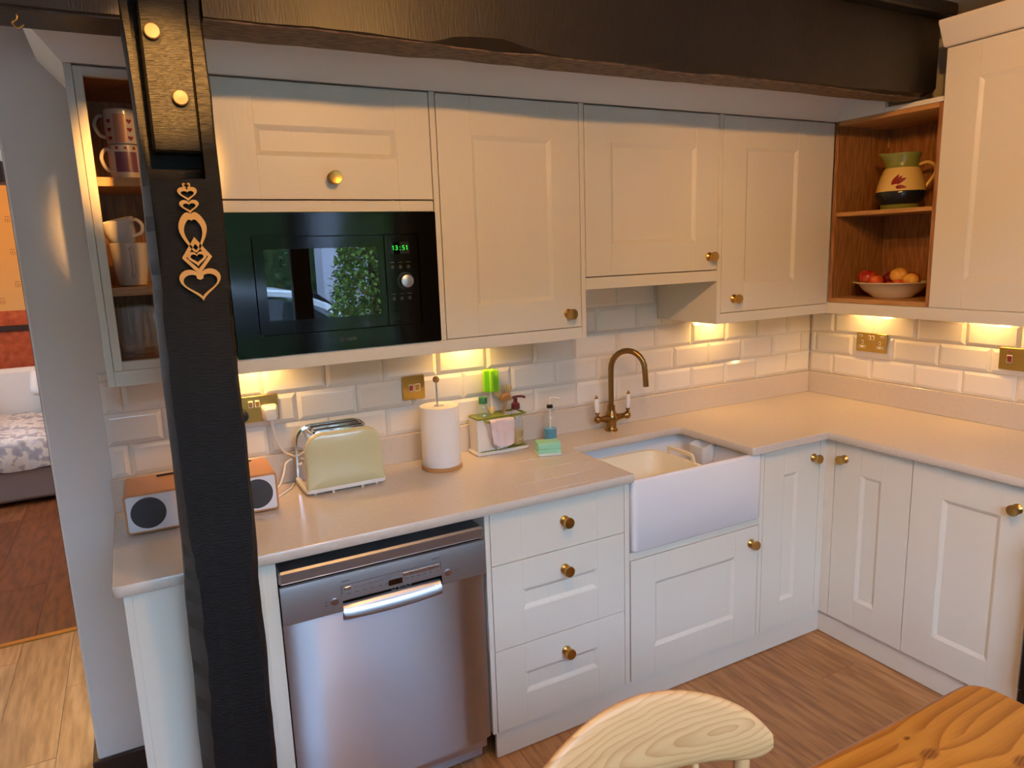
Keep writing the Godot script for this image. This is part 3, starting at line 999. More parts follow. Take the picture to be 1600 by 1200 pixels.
	shaker("door", d, fr, -1.34, -0.7965, 1.3575, 2.25, 0.11, 0.115, 0.115, 0.10, none)
	board("side_panel", d, XU + 0.022, 2.7745, 1.3575, 2.25, 0.796, 0.812)
	board("side_panel", d, XU + 0.022, 2.7745, 1.3575, 2.25, 1.325, 1.34)
	board("bottom_panel", d, XU + 0.022, 2.7745, 1.3575, 1.374, 0.812, 1.325, mats.cream_paint_plain)
	board("top_panel", d, XU + 0.022, 2.7745, 2.234, 2.25, 0.812, 1.325, mats.cream_paint_plain)
	g = []
	for z in [0.79, 1.345]:
		var row := []
		for p in [[0.018, 2.2535], [-0.006, 2.2535], [-0.012, 2.257], [-0.05, 2.326], [-0.05, 2.336], [-0.02, 2.336], [0.018, 2.275]]:
			row.append(Vector3(XU + p[0], p[1], z))
		g.append(row)
	var caps := []
	for i in 2:
		var mid := []
		for k in 7:
			mid.append(Vector3(XU - 0.015, 2.30, [0.79, 1.345][i]))
		caps.append(mid)
	g.push_front(caps[0])
	g.append(caps[1])
	obj("cornice", mb().grid(g, true, 20.0), mats.cream_paint_level, d)
	# under-cabinet lights
	puck(Vector3(0.168, 1.335, 0.072), "under-cabinet light over the toaster socket")
	puck(Vector3(0.903, 1.335, 0.072), "under-cabinet light over the green washing-up caddy")
	puck(Vector3(2.11, 1.335, 0.072), "under-cabinet light in the corner near the tap")
	puck(Vector3(2.712, 1.3565, 0.343), "under-cabinet light over the brass double socket on the right wall")
	puck(Vector3(2.712, 1.3575, 0.84), "under-cabinet light over the brass cooker switch")

func base_units() -> void:
	var f := Transform3D(Basis.IDENTITY, Vector3(0, 0, DB))
	var fr := Transform3D(Basis(Vector3(0, 0, -1), Vector3(0, 1, 0), Vector3(-1, 0, 0)), Vector3(XB, 0, 0))
	var yl := 0.103
	var yh := YW - WT - 0.002
	# end of the run: panel and filler behind the post
	var d := thing("end_panel", "cream panel closing the left end of the base units under the radio", "panel", Vector3.ZERO)
	board("panel", d, -0.248, -0.23, 0.0, yh, 0.002, 0.575)
	board("front_board", d, -0.23, 0.066, 0.0, yh, 0.555, 0.5735)
	board("side_panel", d, 0.0665, 0.1005, 0.0, yh, 0.02, DB)
	# drawers
	d = thing("drawer_unit", "cream base unit of three drawers between the dishwasher and the sink", "drawer unit", Vector3.ZERO)
	board("side_panel", d, 0.7045, 0.7205, yl, yh, 0.02, DB)
	board("side_panel", d, 1.2235, 1.2435, yl, yh, 0.02, DB)
	shaker("drawer", d, f, 0.7225, 1.2215, 0.6705, yh - 0.003, 0.106, 0.11, 0.0, 0.0, Vector2(0.986, 0.764))
	shaker("drawer", d, f, 0.7225, 1.2215, 0.3855, 0.6675, 0.106, 0.11, 0.099, 0.114, Vector2(0.984, 0.60))
	shaker("drawer", d, f, 0.7225, 1.2215, yl, 0.3825, 0.106, 0.11, 0.099, 0.106, Vector2(0.983, 0.311))
	board("back_panel", d, 0.7205, 1.2235, yl, yh, 0.02, 0.036, mats.cream_paint_plain)
	# under the sink
	d = thing("sink_cabinet", "cream base unit with one low door under the white sink", "cabinet", Vector3.ZERO)
	board("cross_rail", d, 1.2445, 1.8545, 0.5605, 0.588, DB - 0.03, DB - 0.0003, mats.cream_paint_level)
	shaker("door", d, f, 1.249, 1.853, yl, 0.557, 0.105, 0.116, 0.101, 0.105, Vector2(1.815, 0.493))
	board("side_panel", d, 1.8565, 1.8745, yl, yh, 0.02, DB)
	board("bottom_panel", d, 1.2445, 1.8565, yl, 0.119, 0.02, DB - 0.022, mats.cream_paint_plain)
	# narrow unit and corner
	d = thing("base_cabinet", "narrow cream base cabinet between the sink and the corner", "cabinet", Vector3.ZERO)
	shaker("door", d, f, 1.877, 2.181, yl, yh - 0.003, 0.104, 0.121, 0.111, 0.107, Vector2(2.144, 0.774))
	board("bottom_panel", d, 1.8755, 2.184, yl, 0.119, 0.02, DB - 0.022, mats.cream_paint_plain)
	obj("corner_post", mb().bx(2.184, XB + 0.018, yl, yh, DB - 0.02, DB, 0.001).bx(XB, XB + 0.018, yl, yh, DB, 0.6045, 0.001), mats.cream_paint_upright, d)
	d = thing("base_cabinet", "narrow cream base cabinet on the right run beside the corner post", "cabinet", Vector3.ZERO)
	shaker("door", d, fr, -0.918, -0.607, yl, yh - 0.003, 0.114, 0.113, 0.115, 0.112, Vector2(-0.648, 0.776))
	board("bottom_panel", d, XB + 0.022, 2.77, yl, 0.119, 0.607, 0.9185, mats.cream_paint_plain)
	d = thing("base_cabinet", "wide cream base cabinet on the right run beside the black cooker", "cabinet", Vector3.ZERO)
	shaker("door", d, fr, -1.3225, -0.9215, yl, yh - 0.003, 0.105, 0.11, 0.115, 0.112, Vector2(-1.263, 0.767))
	board("side_panel", d, XB + 0.022, 2.77, yl, yh, 1.3065, 1.3225)
	# plinths
	tag(board("plinth", null, 0.7215, 2.2345, 0.004, yl - 0.006, 0.535, 0.549, mats.cream_paint_level), "cream plinth along the floor under the drawers, sink and narrow cabinet", "plinth")
	tag(board("plinth", null, 2.235, 2.25, 0.004, yl - 0.006, 0.5355, 1.3225, mats.cream_paint_level), "cream plinth along the floor under the right run", "plinth")
	# cooker past the edge of the picture
	d = thing("range_cooker", "black enamel range cooker beside the wide base cabinet", "cooker", Vector3(0, 0, 0))
	board("body", d, 2.19, 2.77, 0.05, 0.875, 1.326, 1.92, mats.enamel_black, 0.004)
	board("oven_door", d, 2.165, 2.1895, 0.2, 0.70, 1.335, 1.91, mats.enamel_black, 0.006)
	obj("rail", mb().tube([Vector3(2.125, 0.66, 1.37), Vector3(2.125, 0.66, 1.88)], 0.009, 10), mats.chrome, d)
	board("hob", d, 2.195, 2.765, 0.8755, 0.885, 1.33, 1.915, mats.enamel_black, 0.003)
	for k in 4:
		obj("control", mb().lathe([Vector2(0, 0), Vector2(0.018, 0), Vector2(0.016, 0.02), Vector2(0, 0.022)], 14, Transform3D(Basis(Vector3(0, 0, 1), PI / 2), Vector3(2.189, 0.79, 1.42 + k * 0.13))), mats.chrome, d)
	for k in 4:
		obj("foot", mb().lathe([Vector2(0, 0), Vector2(0.02, 0), Vector2(0.02, 0.0495), Vector2(0, 0.0495)], 12, Transform3D(Basis.IDENTITY, Vector3(2.24 + 0.45 * (k % 2), 0, 1.38 + 0.48 * (k / 2)))), mats.black_plastic, d)

# ------------------------------------------------------------------ worktop, sink, tap
func worktop_and_sink() -> void:
	# outline in (x, z), with the notch over the sink; turned so that its z becomes depth
	var pts := [Vector2(-0.2676, 0.001), Vector2(-0.2676, DW), Vector2(1.247, DW), Vector2(1.242, 0.207), Vector2(1.783, 0.197), Vector2(1.783, DW), Vector2(XW, DW), Vector2(XW, 1.325), Vector2(XR - 0.001, 1.325), Vector2(XR - 0.001, 0.001)]
	var poly := rounded(pts, [0.0, 0.022, 0.012, 0.03, 0.03, 0.012, 0.006, 0.0, 0.0, 0.0], 6)
	var xf := Transform3D(Basis(Vector3.RIGHT, Vector3.BACK, Vector3.DOWN), Vector3(0, YW, 0))   # (x, z) stays, depth goes down
	var top := CSGMesh3D.new()
	top.mesh = mb().prism(poly, WT, xf, 0.002, 30.0).mesh()
	top.material = mats.quartz
	top.name = "worktop"
	add_child(top)
	tag(top, "pale polished stone worktop running round the corner, notched for the sink", "worktop")
	# drainer grooves running down to the sink
	for s in [[0.962, 0.2445, 1.26, 0.2715], [0.915, 0.3625, 1.26, 0.3685], [0.862, 0.475, 1.26, 0.477], [0.858, 0.566, 1.26, 0.567]]:
		var a := Vector3(s[0], YW + 0.0040, s[1])
		var b := Vector3(s[2], YW + 0.0022, s[3])
		var d := (b - a).normalized()
		var side := d.cross(Vector3.UP).normalized()
		var cut := CSGMesh3D.new()
		cut.name = "groove"
		cut.operation = CSGShape3D.OPERATION_SUBTRACTION
		cut.mesh = mb().tube([a, b], 0.0065, 12).mesh()
		cut.material = mats.quartz
		top.add_child(cut, true)
	var us: Material = mats.quartz
	tag(obj("upstand", mb().bx(-0.2676, XR - 0.0005, YW + 0.0004, YU - 0.0005, 0.001, 0.02, 0.0015), us), "pale stone upstand between worktop and tiles along the back wall", "upstand")
	tag(obj("upstand", mb().bx(XR - 0.02, XR - 0.0005, YW + 0.0004, YU - 0.0005, 0.0205, 1.325, 0.0015), us), "pale stone upstand between worktop and tiles along the right wall", "upstand")
	# Belfast sink: thick white fireclay
	var sink := thing("belfast_sink", "deep white ceramic sink with a plain apron front", "sink", Vector3(1.5485, 0.5905, 0.353))
	var w := 0.599
	var dp := 0.452
	var h := 0.257
	var g := []
	for l in [[-0.006, 0.0, 0.02], [0.0, 0.006, 0.022], [0.0, h - 0.01, 0.022], [-0.004, h - 0.002, 0.02], [-0.012, h, 0.016], [-0.02, h - 0.003, 0.02], [-0.026, h - 0.014, 0.03], [-0.03, 0.055, 0.03], [-0.042, 0.036, 0.03], [-0.07, 0.03, 0.03], [-0.2, 0.026, 0.01]]:
		var row := []
		for p in rrect(w + 2 * l[0], dp + 2 * l[0], l[2], 5):
			row.append(Vector3(p.x, l[1], p.y))
		g.append(row)
	var first := []
	var last := []
	for p in g[0]:
		first.append(Vector3.ZERO)
		last.append(Vector3(0, 0.0255, 0))
	g.push_front(first)
	g.append(last)
	obj("basin", mb().grid(g, true, 50.0), mats.ceramic_white, sink)
	obj("waste", mb().lathe([Vector2(0, 0.0275), Vector2(0.03, 0.0275), Vector2(0.042, 0.030), Vector2(0.044, 0.0285)], 24), mats.chrome, sink)
	# washing-up bowl standing in it
	var bowl := thing("washing_up_bowl", "cream plastic washing-up bowl with slotted handles standing in the sink", "bowl", Vector3(1.455, 0.6175, 0.375))
	g = []
	for l in [[0.29, 0.25, 0.0, 0.05], [0.30, 0.26, 0.004, 0.05], [0.352, 0.322, 0.188, 0.06], [0.366, 0.336, 0.192, 0.065], [0.366, 0.336, 0.196, 0.065], [0.346, 0.316, 0.194, 0.058], [0.296, 0.256, 0.009, 0.048], [0.2, 0.18, 0.005, 0.03]]:
		var row := []
		for p in rrect(l[0], l[1], l[3], 6):
			row.append(Vector3(p.x, l[2], p.y))
		g.append(row)
	first = []
	last = []
	for p in g[0]:
		first.append(Vector3.ZERO)
		last.append(Vector3(0, 0.005, 0))
	g.push_front(first)
	g.append(last)
	obj("bowl_body", mb().grid(g, true, 50.0), mats.cream_plastic, bowl)
	for s in [-1.0, 1.0]:
		var hx := Transform3D(Basis(Vector3.UP, PI / 2) * Basis(Vector3.RIGHT, -0.22 * s), Vector3(s * 0.174, 0.204, 0.0))
		obj("handle", mb().band(rrect(0.15, 0.052, 0.02, 5), rrect(0.122, 0.026, 0.011, 5), 0.007, hx), mats.cream_plastic, bowl)
	# white pot hanging on the sink's right wall
	var pot := thing("sink_caddy", "small white plastic scrubber pot hung on the sink's inner right wall", "holder", Vector3(1.782, 0.745, 0.33))
	g = []
	for l in [[0.05, 0.062, 0.0], [0.056, 0.068, 0.004], [0.072, 0.085, 0.095], [0.066, 0.079, 0.095], [0.052, 0.064, 0.008], [0.03, 0.03, 0.006]]:
		var row := []
		for p in rrect(l[0], l[1], 0.012, 4):
			row.append(Vector3(p.x, l[2] - (0.016 * (0.5 - p.x / 0.07) if l[2] > 0.05 else 0.0) + 0.008, p.y))
		g.append(row)
	first = []
	for p in g[0]:
		first.append(Vector3(0, 0.008, 0))
	g.push_front(first)
	obj("pot", mb().grid(g, true, 45.0), mats.white_plastic, pot)
	obj("hook", mb().bx(0.026, 0.033, 0.06, 0.1, -0.02, 0.02, 0.002), mats.white_plastic, pot)
	# tap
	var tap := thing("mixer_tap", "aged brass swan-neck tap with two white lever handles", "tap", Vector3(1.519, YW, 0.085))
	obj("pillar", mb().lathe([Vector2(0, 0), Vector2(0.026, 0), Vector2(0.026, 0.006), Vector2(0.0215, 0.010), Vector2(0.02, 0.018), Vector2(0.0205, 0.034), Vector2(0.026, 0.046), Vector2(0.027, 0.058), Vector2(0.023, 0.07), Vector2(0.0165, 0.082), Vector2(0.0155, 0.1), Vector2(0.0165, 0.104), Vector2(0.013, 0.108), Vector2(0, 0.108)], 24), mats.aged_brass, tap)
	var arc := [Vector3(0, 0.09, 0)]
	for k in 3:
		arc.append(Vector3(0, 0.13 + 0.05 * k, 0))
	for k in 13:
		var a := PI * k / 12.0
		arc.append(Vector3(0.042 - 0.042 * cos(a), 0.255 + 0.085 * sin(a) * 0.9, 0.055 - 0.055 * cos(a)))
	arc.append(Vector3(0.086, 0.215, 0.112))
	arc.append(Vector3(0.087, 0.19, 0.113))
	obj("spout", mb().tube(arc, 0.0115, 16), mats.aged_brass, tap)
	for s in [-1.0, 1.0]:
		var arm := obj("valve_arm", mb().tube(spline([Vector3(s * 0.01, 0.052, 0), Vector3(s * 0.04, 0.055, 0.004), Vector3(s * 0.068, 0.058, 0.01)], 4), [0.018, 0.017, 0.016, 0.014, 0.0125, 0.0115, 0.011, 0.011, 0.0125], 14), mats.aged_brass, tap)
		var turn := Transform3D(Basis(Vector3(0, 0, 1), -s * PI / 2), Vector3(s * 0.064, 0.058, 0.009))
		obj("valve_cap", mb().lathe([Vector2(0, 0), Vector2(0.0125, 0), Vector2(0.0155, 0.004), Vector2(0.0155, 0.014), Vector2(0.0125, 0.018), Vector2(0.009, 0.022), Vector2(0, 0.024)], 18, turn), mats.aged_brass, arm)
		var lev := obj("lever", mb().lathe([Vector2(0.006, -0.004), Vector2(0.0055, 0.012), Vector2(0.0045, 0.016), Vector2(0.0072, 0.02), Vector2(0.0085, 0.03), Vector2(0.0105, 0.052), Vector2(0.0085, 0.072), Vector2(0.0062, 0.078), Vector2(0, 0.079)], 16, Transform3D(Basis(Vector3(0, 0, 1), -s * 0.06), Vector3(s * 0.0745, 0.068, 0.010))), mats.ceramic_white, tap)
		lev.set_meta("label", "white ceramic lever")
		obj("lever_tip", mb().lathe([Vector2(0, 0.0775), Vector2(0.0075, 0.0775), Vector2(0.0078, 0.081), Vector2(0.005, 0.085), Vector2(0.003, 0.09), Vector2(0, 0.0915)], 14, Transform3D(Basis(Vector3(0, 0, 1), -s * 0.06), Vector3(s * 0.0745, 0.068, 0.010))), mats.aged_brass, lev)
		obj("lever_stem", mb().lathe([Vector2(0.0065, -0.006), Vector2(0.006, 0.01), Vector2(0.0095, 0.016), Vector2(0.009, 0.0195), Vector2(0.0, 0.02)], 14, Transform3D(Basis(Vector3(0, 0, 1), -s * 0.06), Vector3(s * 0.0745, 0.068, 0.010))), mats.aged_brass, lev)

func letters(txt: String, size: float, at: Vector3, parent: Node, m: Material, b := Basis.IDENTITY, called := "lettering", font := "Droid Sans") -> MeshInstance3D:
	var t := TextMesh.new()
	t.text = txt
	var f := SystemFont.new()
	f.font_names = PackedStringArray([font])
	t.font = f
	t.font_size = 32
	t.pixel_size = size / 23.0
	t.depth = 0.0006
	t.curve_step = 4.0
	var o := obj(called, t, m, parent)
	o.transform = Transform3D(b, at)
	return o

# ------------------------------------------------------------------ appliances
func appliances() -> void:
	# microwave: black gloss surround, mirror-black door glass
	var mw := thing("microwave_oven", "built-in black microwave with glass door and green clock", "microwave", Vector3(0.3845, 1.544, DU))
	var ox := 0.3845
	var oy := 1.544
	var fx := [0.088 - ox, 0.6795 - ox, 1.3505 - oy, 1.7365 - oy]
	var dx := [0.149 - ox, 0.6215 - ox, 1.407 - oy, 1.674 - oy]
	var ring := func(o: Array, i: Array, z0: float, z1: float) -> MB:
		var oc := Vector2((o[0] + o[1]) * 0.5, (o[2] + o[3]) * 0.5)
		var ic := Vector2((i[0] + i[1]) * 0.5, (i[2] + i[3]) * 0.5)
		var a := []
		var b := []
		for p in rrect(o[1] - o[0], o[3] - o[2], 0.003, 3):
			a.append(p + oc)
		for p in rrect(i[1] - i[0], i[3] - i[2], 0.004, 3):
			b.append(p + ic)
		return mb().band(a, b, z1 - z0, Transform3D(Basis.IDENTITY, Vector3(0, 0, z0)))
	var fr: MB = ring.call(fx, dx, -0.02, 0.006)
	obj("surround", fr, mats.black_gloss, mw)
	obj("body", mb().bx(fx[0] + 0.02, fx[1] - 0.02, fx[2] + 0.01, fx[3] - 0.012, -0.32, -0.021, 0.003), mats.black_plastic, mw)
	var wx := [0.178 - ox, 0.4935 - ox, 1.446 - oy, 1.6395 - oy]
	var px := 0.5145 - ox
	var dm: MB = ring.call([dx[0] + 0.003, px - 0.001, dx[2] + 0.003, dx[3] - 0.003], wx, -0.018, 0.0075)
	var door := obj("door", dm, mats.black_gloss, mw)
	obj("door_glass", mb().bx(wx[0] - 0.002, wx[1] + 0.002, wx[2] - 0.002, wx[3] + 0.002, -0.017, 0.0066), mats.black_glass, door)
	var cp := obj("control_panel", mb().bx(px + 0.001, dx[1] - 0.003, dx[2] + 0.003, dx[3] - 0.003, -0.018, 0.0075, 0.0015), mats.black_gloss, mw)
	obj("display", mb().bx(0.5325 - ox, 0.5905 - ox, 1.6175 - oy, 1.6505 - oy, 0.006, 0.0081), mats.black_glass, cp)
	letters("13:51", 0.0125, Vector3(0.5625 - ox, 1.6338 - oy, 0.0083), cp, mats.lcd_green, Basis.IDENTITY, "display_digits", "Droid Sans Mono")
	var dial := obj("dial", mb().lathe([Vector2(0, 0), Vector2(0.026, 0), Vector2(0.026, 0.0016), Vector2(0.0195, 0.002), Vector2(0.0195, 0.014), Vector2(0.0185, 0.0155)], 28, Transform3D(Basis(Vector3.RIGHT, PI / 2), Vector3(0.5745 - ox, 1.5375 - oy, 0.0075))), mats.black_plastic, cp)
	obj("dial_face", mb().lathe([Vector2(0.0185, 0.0155), Vector2(0.017, 0.0165), Vector2(0, 0.0168)], 28, Transform3D(Basis(Vector3.RIGHT, PI / 2), Vector3(0.5745 - ox, 1.5375 - oy, 0.0075))), mats.satin_silver, dial)
	for r in [[1.579, 0.0], [1.487, -0.001]]:
		for k in 3:
			var bx_: float = 0.536 + 0.0245 * k - ox + r[1]
			obj("button", mb().lathe([Vector2(0, 0), Vector2(0.0062, 0), Vector2(0.0058, 0.0012), Vector2(0, 0.0016)], 14, Transform3D(Basis(Vector3.RIGHT, PI / 2), Vector3(bx_, r[0] - oy, 0.0075))), mats.black_plastic, cp)
			obj("button_mark", mb().bx(bx_ - 0.002, bx_ + 0.002, r[0] - oy - 0.002, r[0] - oy + 0.002, 0.009, 0.0094), mats.dim_mark, cp)
			obj("button_mark", mb().bx(bx_ - 0.007, bx_ + 0.007, r[0] - oy + 0.0128, r[0] - oy + 0.0142, 0.0074, 0.0079), mats.dim_mark, cp)
	obj("open_button", mb().bx(0.528 - ox, 0.584 - ox, 1.424 - oy, 1.4515 - oy, 0.0, 0.0085, 0.0012), mats.black_gloss, cp)
	letters("caple", 0.0095, Vector3(0.399 - ox, 1.3815 - oy, 0.0062), mw, mats.dim_mark)
	obj("emblem", mb().band(rrect(0.011, 0.011, 0.005, 4), rrect(0.008, 0.008, 0.0036, 4), 0.0004, Transform3D(Basis.IDENTITY, Vector3(0.3735 - ox, 1.3805 - oy, 0.0060))), mats.dim_mark, mw)
	# dishwasher
	var dw := thing("dishwasher", "brushed steel freestanding dishwasher under the worktop", "dishwasher", Vector3(0.4015, 0.0, DB))
	var x0 := -0.2975
	var x1 := 0.2975
	obj("body", mb().bx(x0 + 0.004, x1 - 0.004, 0.05, 0.806, -0.52, -0.03, 0.002), mats.satin_silver, dw)
	obj("door_seal", mb().bx(x0 + 0.002, x1 - 0.002, 0.1, 0.765, -0.03, -0.012, 0.002), mats.black_plastic, dw)
	obj("lid", mb().bx(x0, x1, 0.7705, 0.8085, -0.53, 0.003, 0.006), mats.satin_silver, dw)
	# steel door skin: a gently crowned sheet with brushing along it (its u runs sideways)
	var g := []
	for i in 13:
		var yy := lerpf(0.10, 0.661, i / 12.0)
		var row := []
		for j in 13:
			var s := j / 12.0
			var e := 1.0 - pow(absf(s * 2.0 - 1.0), 14.0)
			row.append(Vector3(lerpf(x0 + 0.001, x1 - 0.001, s), yy, -0.008 + 0.014 * e))
		g.append(row)
	var door2 := obj("door", mb().grid(g, false, 60.0), mats.brushed_steel, dw)
	obj("door_core", mb().bx(x0 + 0.003, x1 - 0.003, 0.101, 0.66, -0.0115, -0.009), mats.satin_silver, door2)
	obj("kickplate", mb().bx(x0 + 0.01, x1 - 0.01, 0.004, 0.092, -0.07, -0.055, 0.002), mats.brushed_steel, dw)
	# control fascia, bowed forwards towards its foot, with a scooped grip
	var fas := mb()
	var prof := [Vector2(0.7665, -0.004), Vector2(0.764, 0.002), Vector2(0.75, 0.005), Vector2(0.70, 0.011), Vector2(0.665, 0.0135), Vector2(0.662, 0.012), Vector2(0.662, -0.008)]
	for seg in [[x0, -0.138, 6], [-0.138, 0.1535, 4], [0.1535, x1, 6]]:
		var pr := prof.duplicate()
		if seg[2] == 4:
			pr = [Vector2(0.7665, -0.004), Vector2(0.764, 0.002), Vector2(0.75, 0.005), Vector2(0.70, 0.011), Vector2(0.692, 0.0118), Vector2(0.6915, -0.008)]
		var gg := []
		for s in [seg[0], seg[1]]:
			var row := []
			for p in pr:
				row.append(Vector3(s, p.x, p.y))
			gg.append(row)
		fas.grid(gg, false, 25.0)
	for s in [x0, x1]:
		var idx := []
		for p in prof:
			idx.append(Vector3(s, p.x, p.y))
		for k in range(1, idx.size() - 1):
			fas.tri(idx[0], idx[k], idx[k + 1], Vector3(signf(s), 0, 0), Vector3(signf(s), 0, 0), Vector3(signf(s), 0, 0))
	var pan := obj("control_fascia", fas, mats.satin_silver, dw)
	# grip: dark hollow under the fascia with a lip that swells out
	obj("grip_hollow", mb().bx(-0.1375, 0.153, 0.632, 0.692, -0.0085, -0.0072), mats.black_gloss, pan)
	g = []
	for i in 7:
		var row := []
		for j in 25:
			var s := j / 24.0
			var sw := pow(sin(PI * clampf(s, 0.0, 1.0)), 0.5)
			var t := i / 6.0
			var prw := [Vector2(0.6745, -0.0071), Vector2(0.672 - 0.004 * sw, 0.000), Vector2(0.664 - 0.008 * sw, 0.006 + 0.002 * sw), Vector2(0.650 - 0.014 * sw, 0.0135 + 0.004 * sw), Vector2(0.641 - 0.010 * sw, 0.013 + 0.003 * sw), Vector2(0.634 - 0.004 * sw, 0.010), Vector2(0.633, 0.004)]
			row.append(Vector3(lerpf(-0.138, 0.153, s), prw[i].x, prw[i].y))
		g.append(row)
	obj("grip_lip", mb().grid(g, false, 60.0), mats.satin_silver, pan)
	# printed strip, display, buttons
	var tilt := Basis(Vector3.RIGHT, atan2(0.006, 0.05))
	var onp := func(yy: float) -> float: return 0.005 + (0.75 - yy) * 0.12 + 0.0004
	obj("button_strip", mb().band(rrect(0.291, 0.048, 0.004, 3), rrect(0.288, 0.045, 0.003, 3), 0.0005, Transform3D(Basis(Vector3.RIGHT, 0.12), Vector3(0.0075, 0.7135, onp.call(0.7135)))), mats.steel_mark, pan)
	obj("display", mb().box(Vector3(0.014, 0.704, onp.call(0.704)), Vector3(0.041, 0.027, 0.001), 0.0, Basis(Vector3.RIGHT, 0.12)), mats.black_glass, pan)
	for k in 6:
		obj("button", mb().box(Vector3(0.046 + 0.0185 * k, 0.7225, onp.call(0.7225)), Vector3(0.0165, 0.011, 0.003), 0.001, Basis(Vector3.RIGHT, 0.12)), mats.satin_silver, pan)
		obj("button_print", mb().box(Vector3(0.046 + 0.0185 * k, 0.710, onp.call(0.710)), Vector3(0.011, 0.0016, 0.0005), 0.0, Basis(Vector3.RIGHT, 0.12)), mats.steel_mark, pan)
	obj("button", mb().box(Vector3(-0.121, 0.7235, onp.call(0.7235)), Vector3(0.02, 0.0095, 0.003), 0.001, Basis(Vector3.RIGHT, 0.12)), mats.satin_silver, pan)
	for k in 6:
		obj("button_print", mb().box(Vector3(-0.119 + 0.022 * k, 0.7085, onp.call(0.7085)), Vector3(0.011, 0.0016, 0.0005), 0.0, Basis(Vector3.RIGHT, 0.12)), mats.steel_mark, pan)
		obj("button_print", mb().box(Vector3(-0.097 + 0.0185 * k, 0.7225, onp.call(0.7225)), Vector3(0.015, 0.0008, 0.0005), 0.0, Basis(Vector3.RIGHT, 0.12)), mats.steel_mark, pan)
	for x in [-0.160, 0.1735]:
		var rx := Transform3D(Basis(Vector3.RIGHT, PI / 2 + 0.12), Vector3(x, 0.695, onp.call(0.695)))
		obj("round_button", mb().lathe([Vector2(0.0115, -0.001), Vector2(0.0115, 0.0005), Vector2(0.0105, 0.001), Vector2(0.0098, 0.0004), Vector2(0.0092, 0.0022), Vector2(0, 0.003)], 24, rx), mats.satin_silver, pan)
	letters("BOSCH", 0.0095, Vector3(0.046, 0.681, -0.0068), pan, mats.grey_mark)
	obj("emblem", mb().band(rrect(0.012, 0.012, 0.0056, 4), rrect(0.009, 0.009, 0.0042, 4), 0.0005, Transform3D(Basis.IDENTITY, Vector3(0.012, 0.681, -0.0068))), mats.grey_mark, pan)
	letters("Serie 4", 0.006, Vector3(0.139, 0.7455, onp.call(0.7455)), pan, mats.steel_mark)
	for p in [[-0.125, 0.7445, 0.024], [-0.183, 0.699, 0.006], [-0.183, 0.691, 0.006], [0.2, 0.6985, 0.012]]:
		obj("button_print", mb().box(Vector3(p[0], p[1], onp.call(p[1])), Vector3(p[2], 0.002, 0.0005), 0.0, Basis(Vector3.RIGHT, 0.12)), mats.steel_mark, pan)
	for s in [-1.0, 1.0]:
		for k in 2:
			obj("foot", mb().lathe([Vector2(0, 0), Vector2(0.018, 0), Vector2(0.018, 0.008), Vector2(0.01, 0.012), Vector2(0.01, 0.05), Vector2(0, 0.05)], 12, Transform3D(Basis.IDENTITY, Vector3(s * 0.26, 0.0, -0.1 - 0.38 * k))), mats.black_plastic, dw)

# ------------------------------------------------------------------ things on the worktop
func plate(called: String, label: String, at: Vector3, w: float, turn := 0.0) -> Node3D:
	var o := thing(called, label, "socket", at, "")
	o.rotation.y = turn
	obj("plate", mb().prism(rrect(w, 0.086, 0.004, 3), 0.009, Transform3D.IDENTITY, 0.0016), mats.brushed_brass, o)
	return o

func rocker(o: Node, x: float, y: float, w := 0.011, h := 0.019, red := false) -> void:
	var s := obj("switch_frame", mb().bx(x - w * 0.5 - 0.0022, x + w * 0.5 + 0.0022, y - h * 0.5 - 0.0022, y + h * 0.5 + 0.0022, 0.008, 0.0098, 0.0004), mats.white_plastic, o)
	obj("rocker", mb().box(Vector3(x, y, 0.0105), Vector3(w, h, 0.004), 0.001, Basis(Vector3.RIGHT, 0.16)), mats.mug_red if red else mats.brushed_brass, s)

func pin_holes(o: Node, x: float, y: float) -> void:
	# white three-arm socket face with dark pin holes
	var s := obj("socket_face", mb().bx(x - 0.0045, x + 0.0045, y + 0.004, y + 0.02, 0.008, 0.0097, 0.0005).bx(x - 0.0165, x + 0.0165, y - 0.013, y - 0.003, 0.008, 0.0096, 0.0005), mats.white_plastic, o)
	obj("pin_hole", mb().bx(x - 0.002, x + 0.002, y + 0.008, y + 0.016, 0.0095, 0.0100), mats.black_gap, s)
	for k in [-1.0, 1.0]:
		obj("pin_hole", mb().bx(x + k * 0.011 - 0.0032, x + k * 0.011 + 0.0032, y - 0.0100, y - 0.0060, 0.0095, 0.0100), mats.black_gap, s)

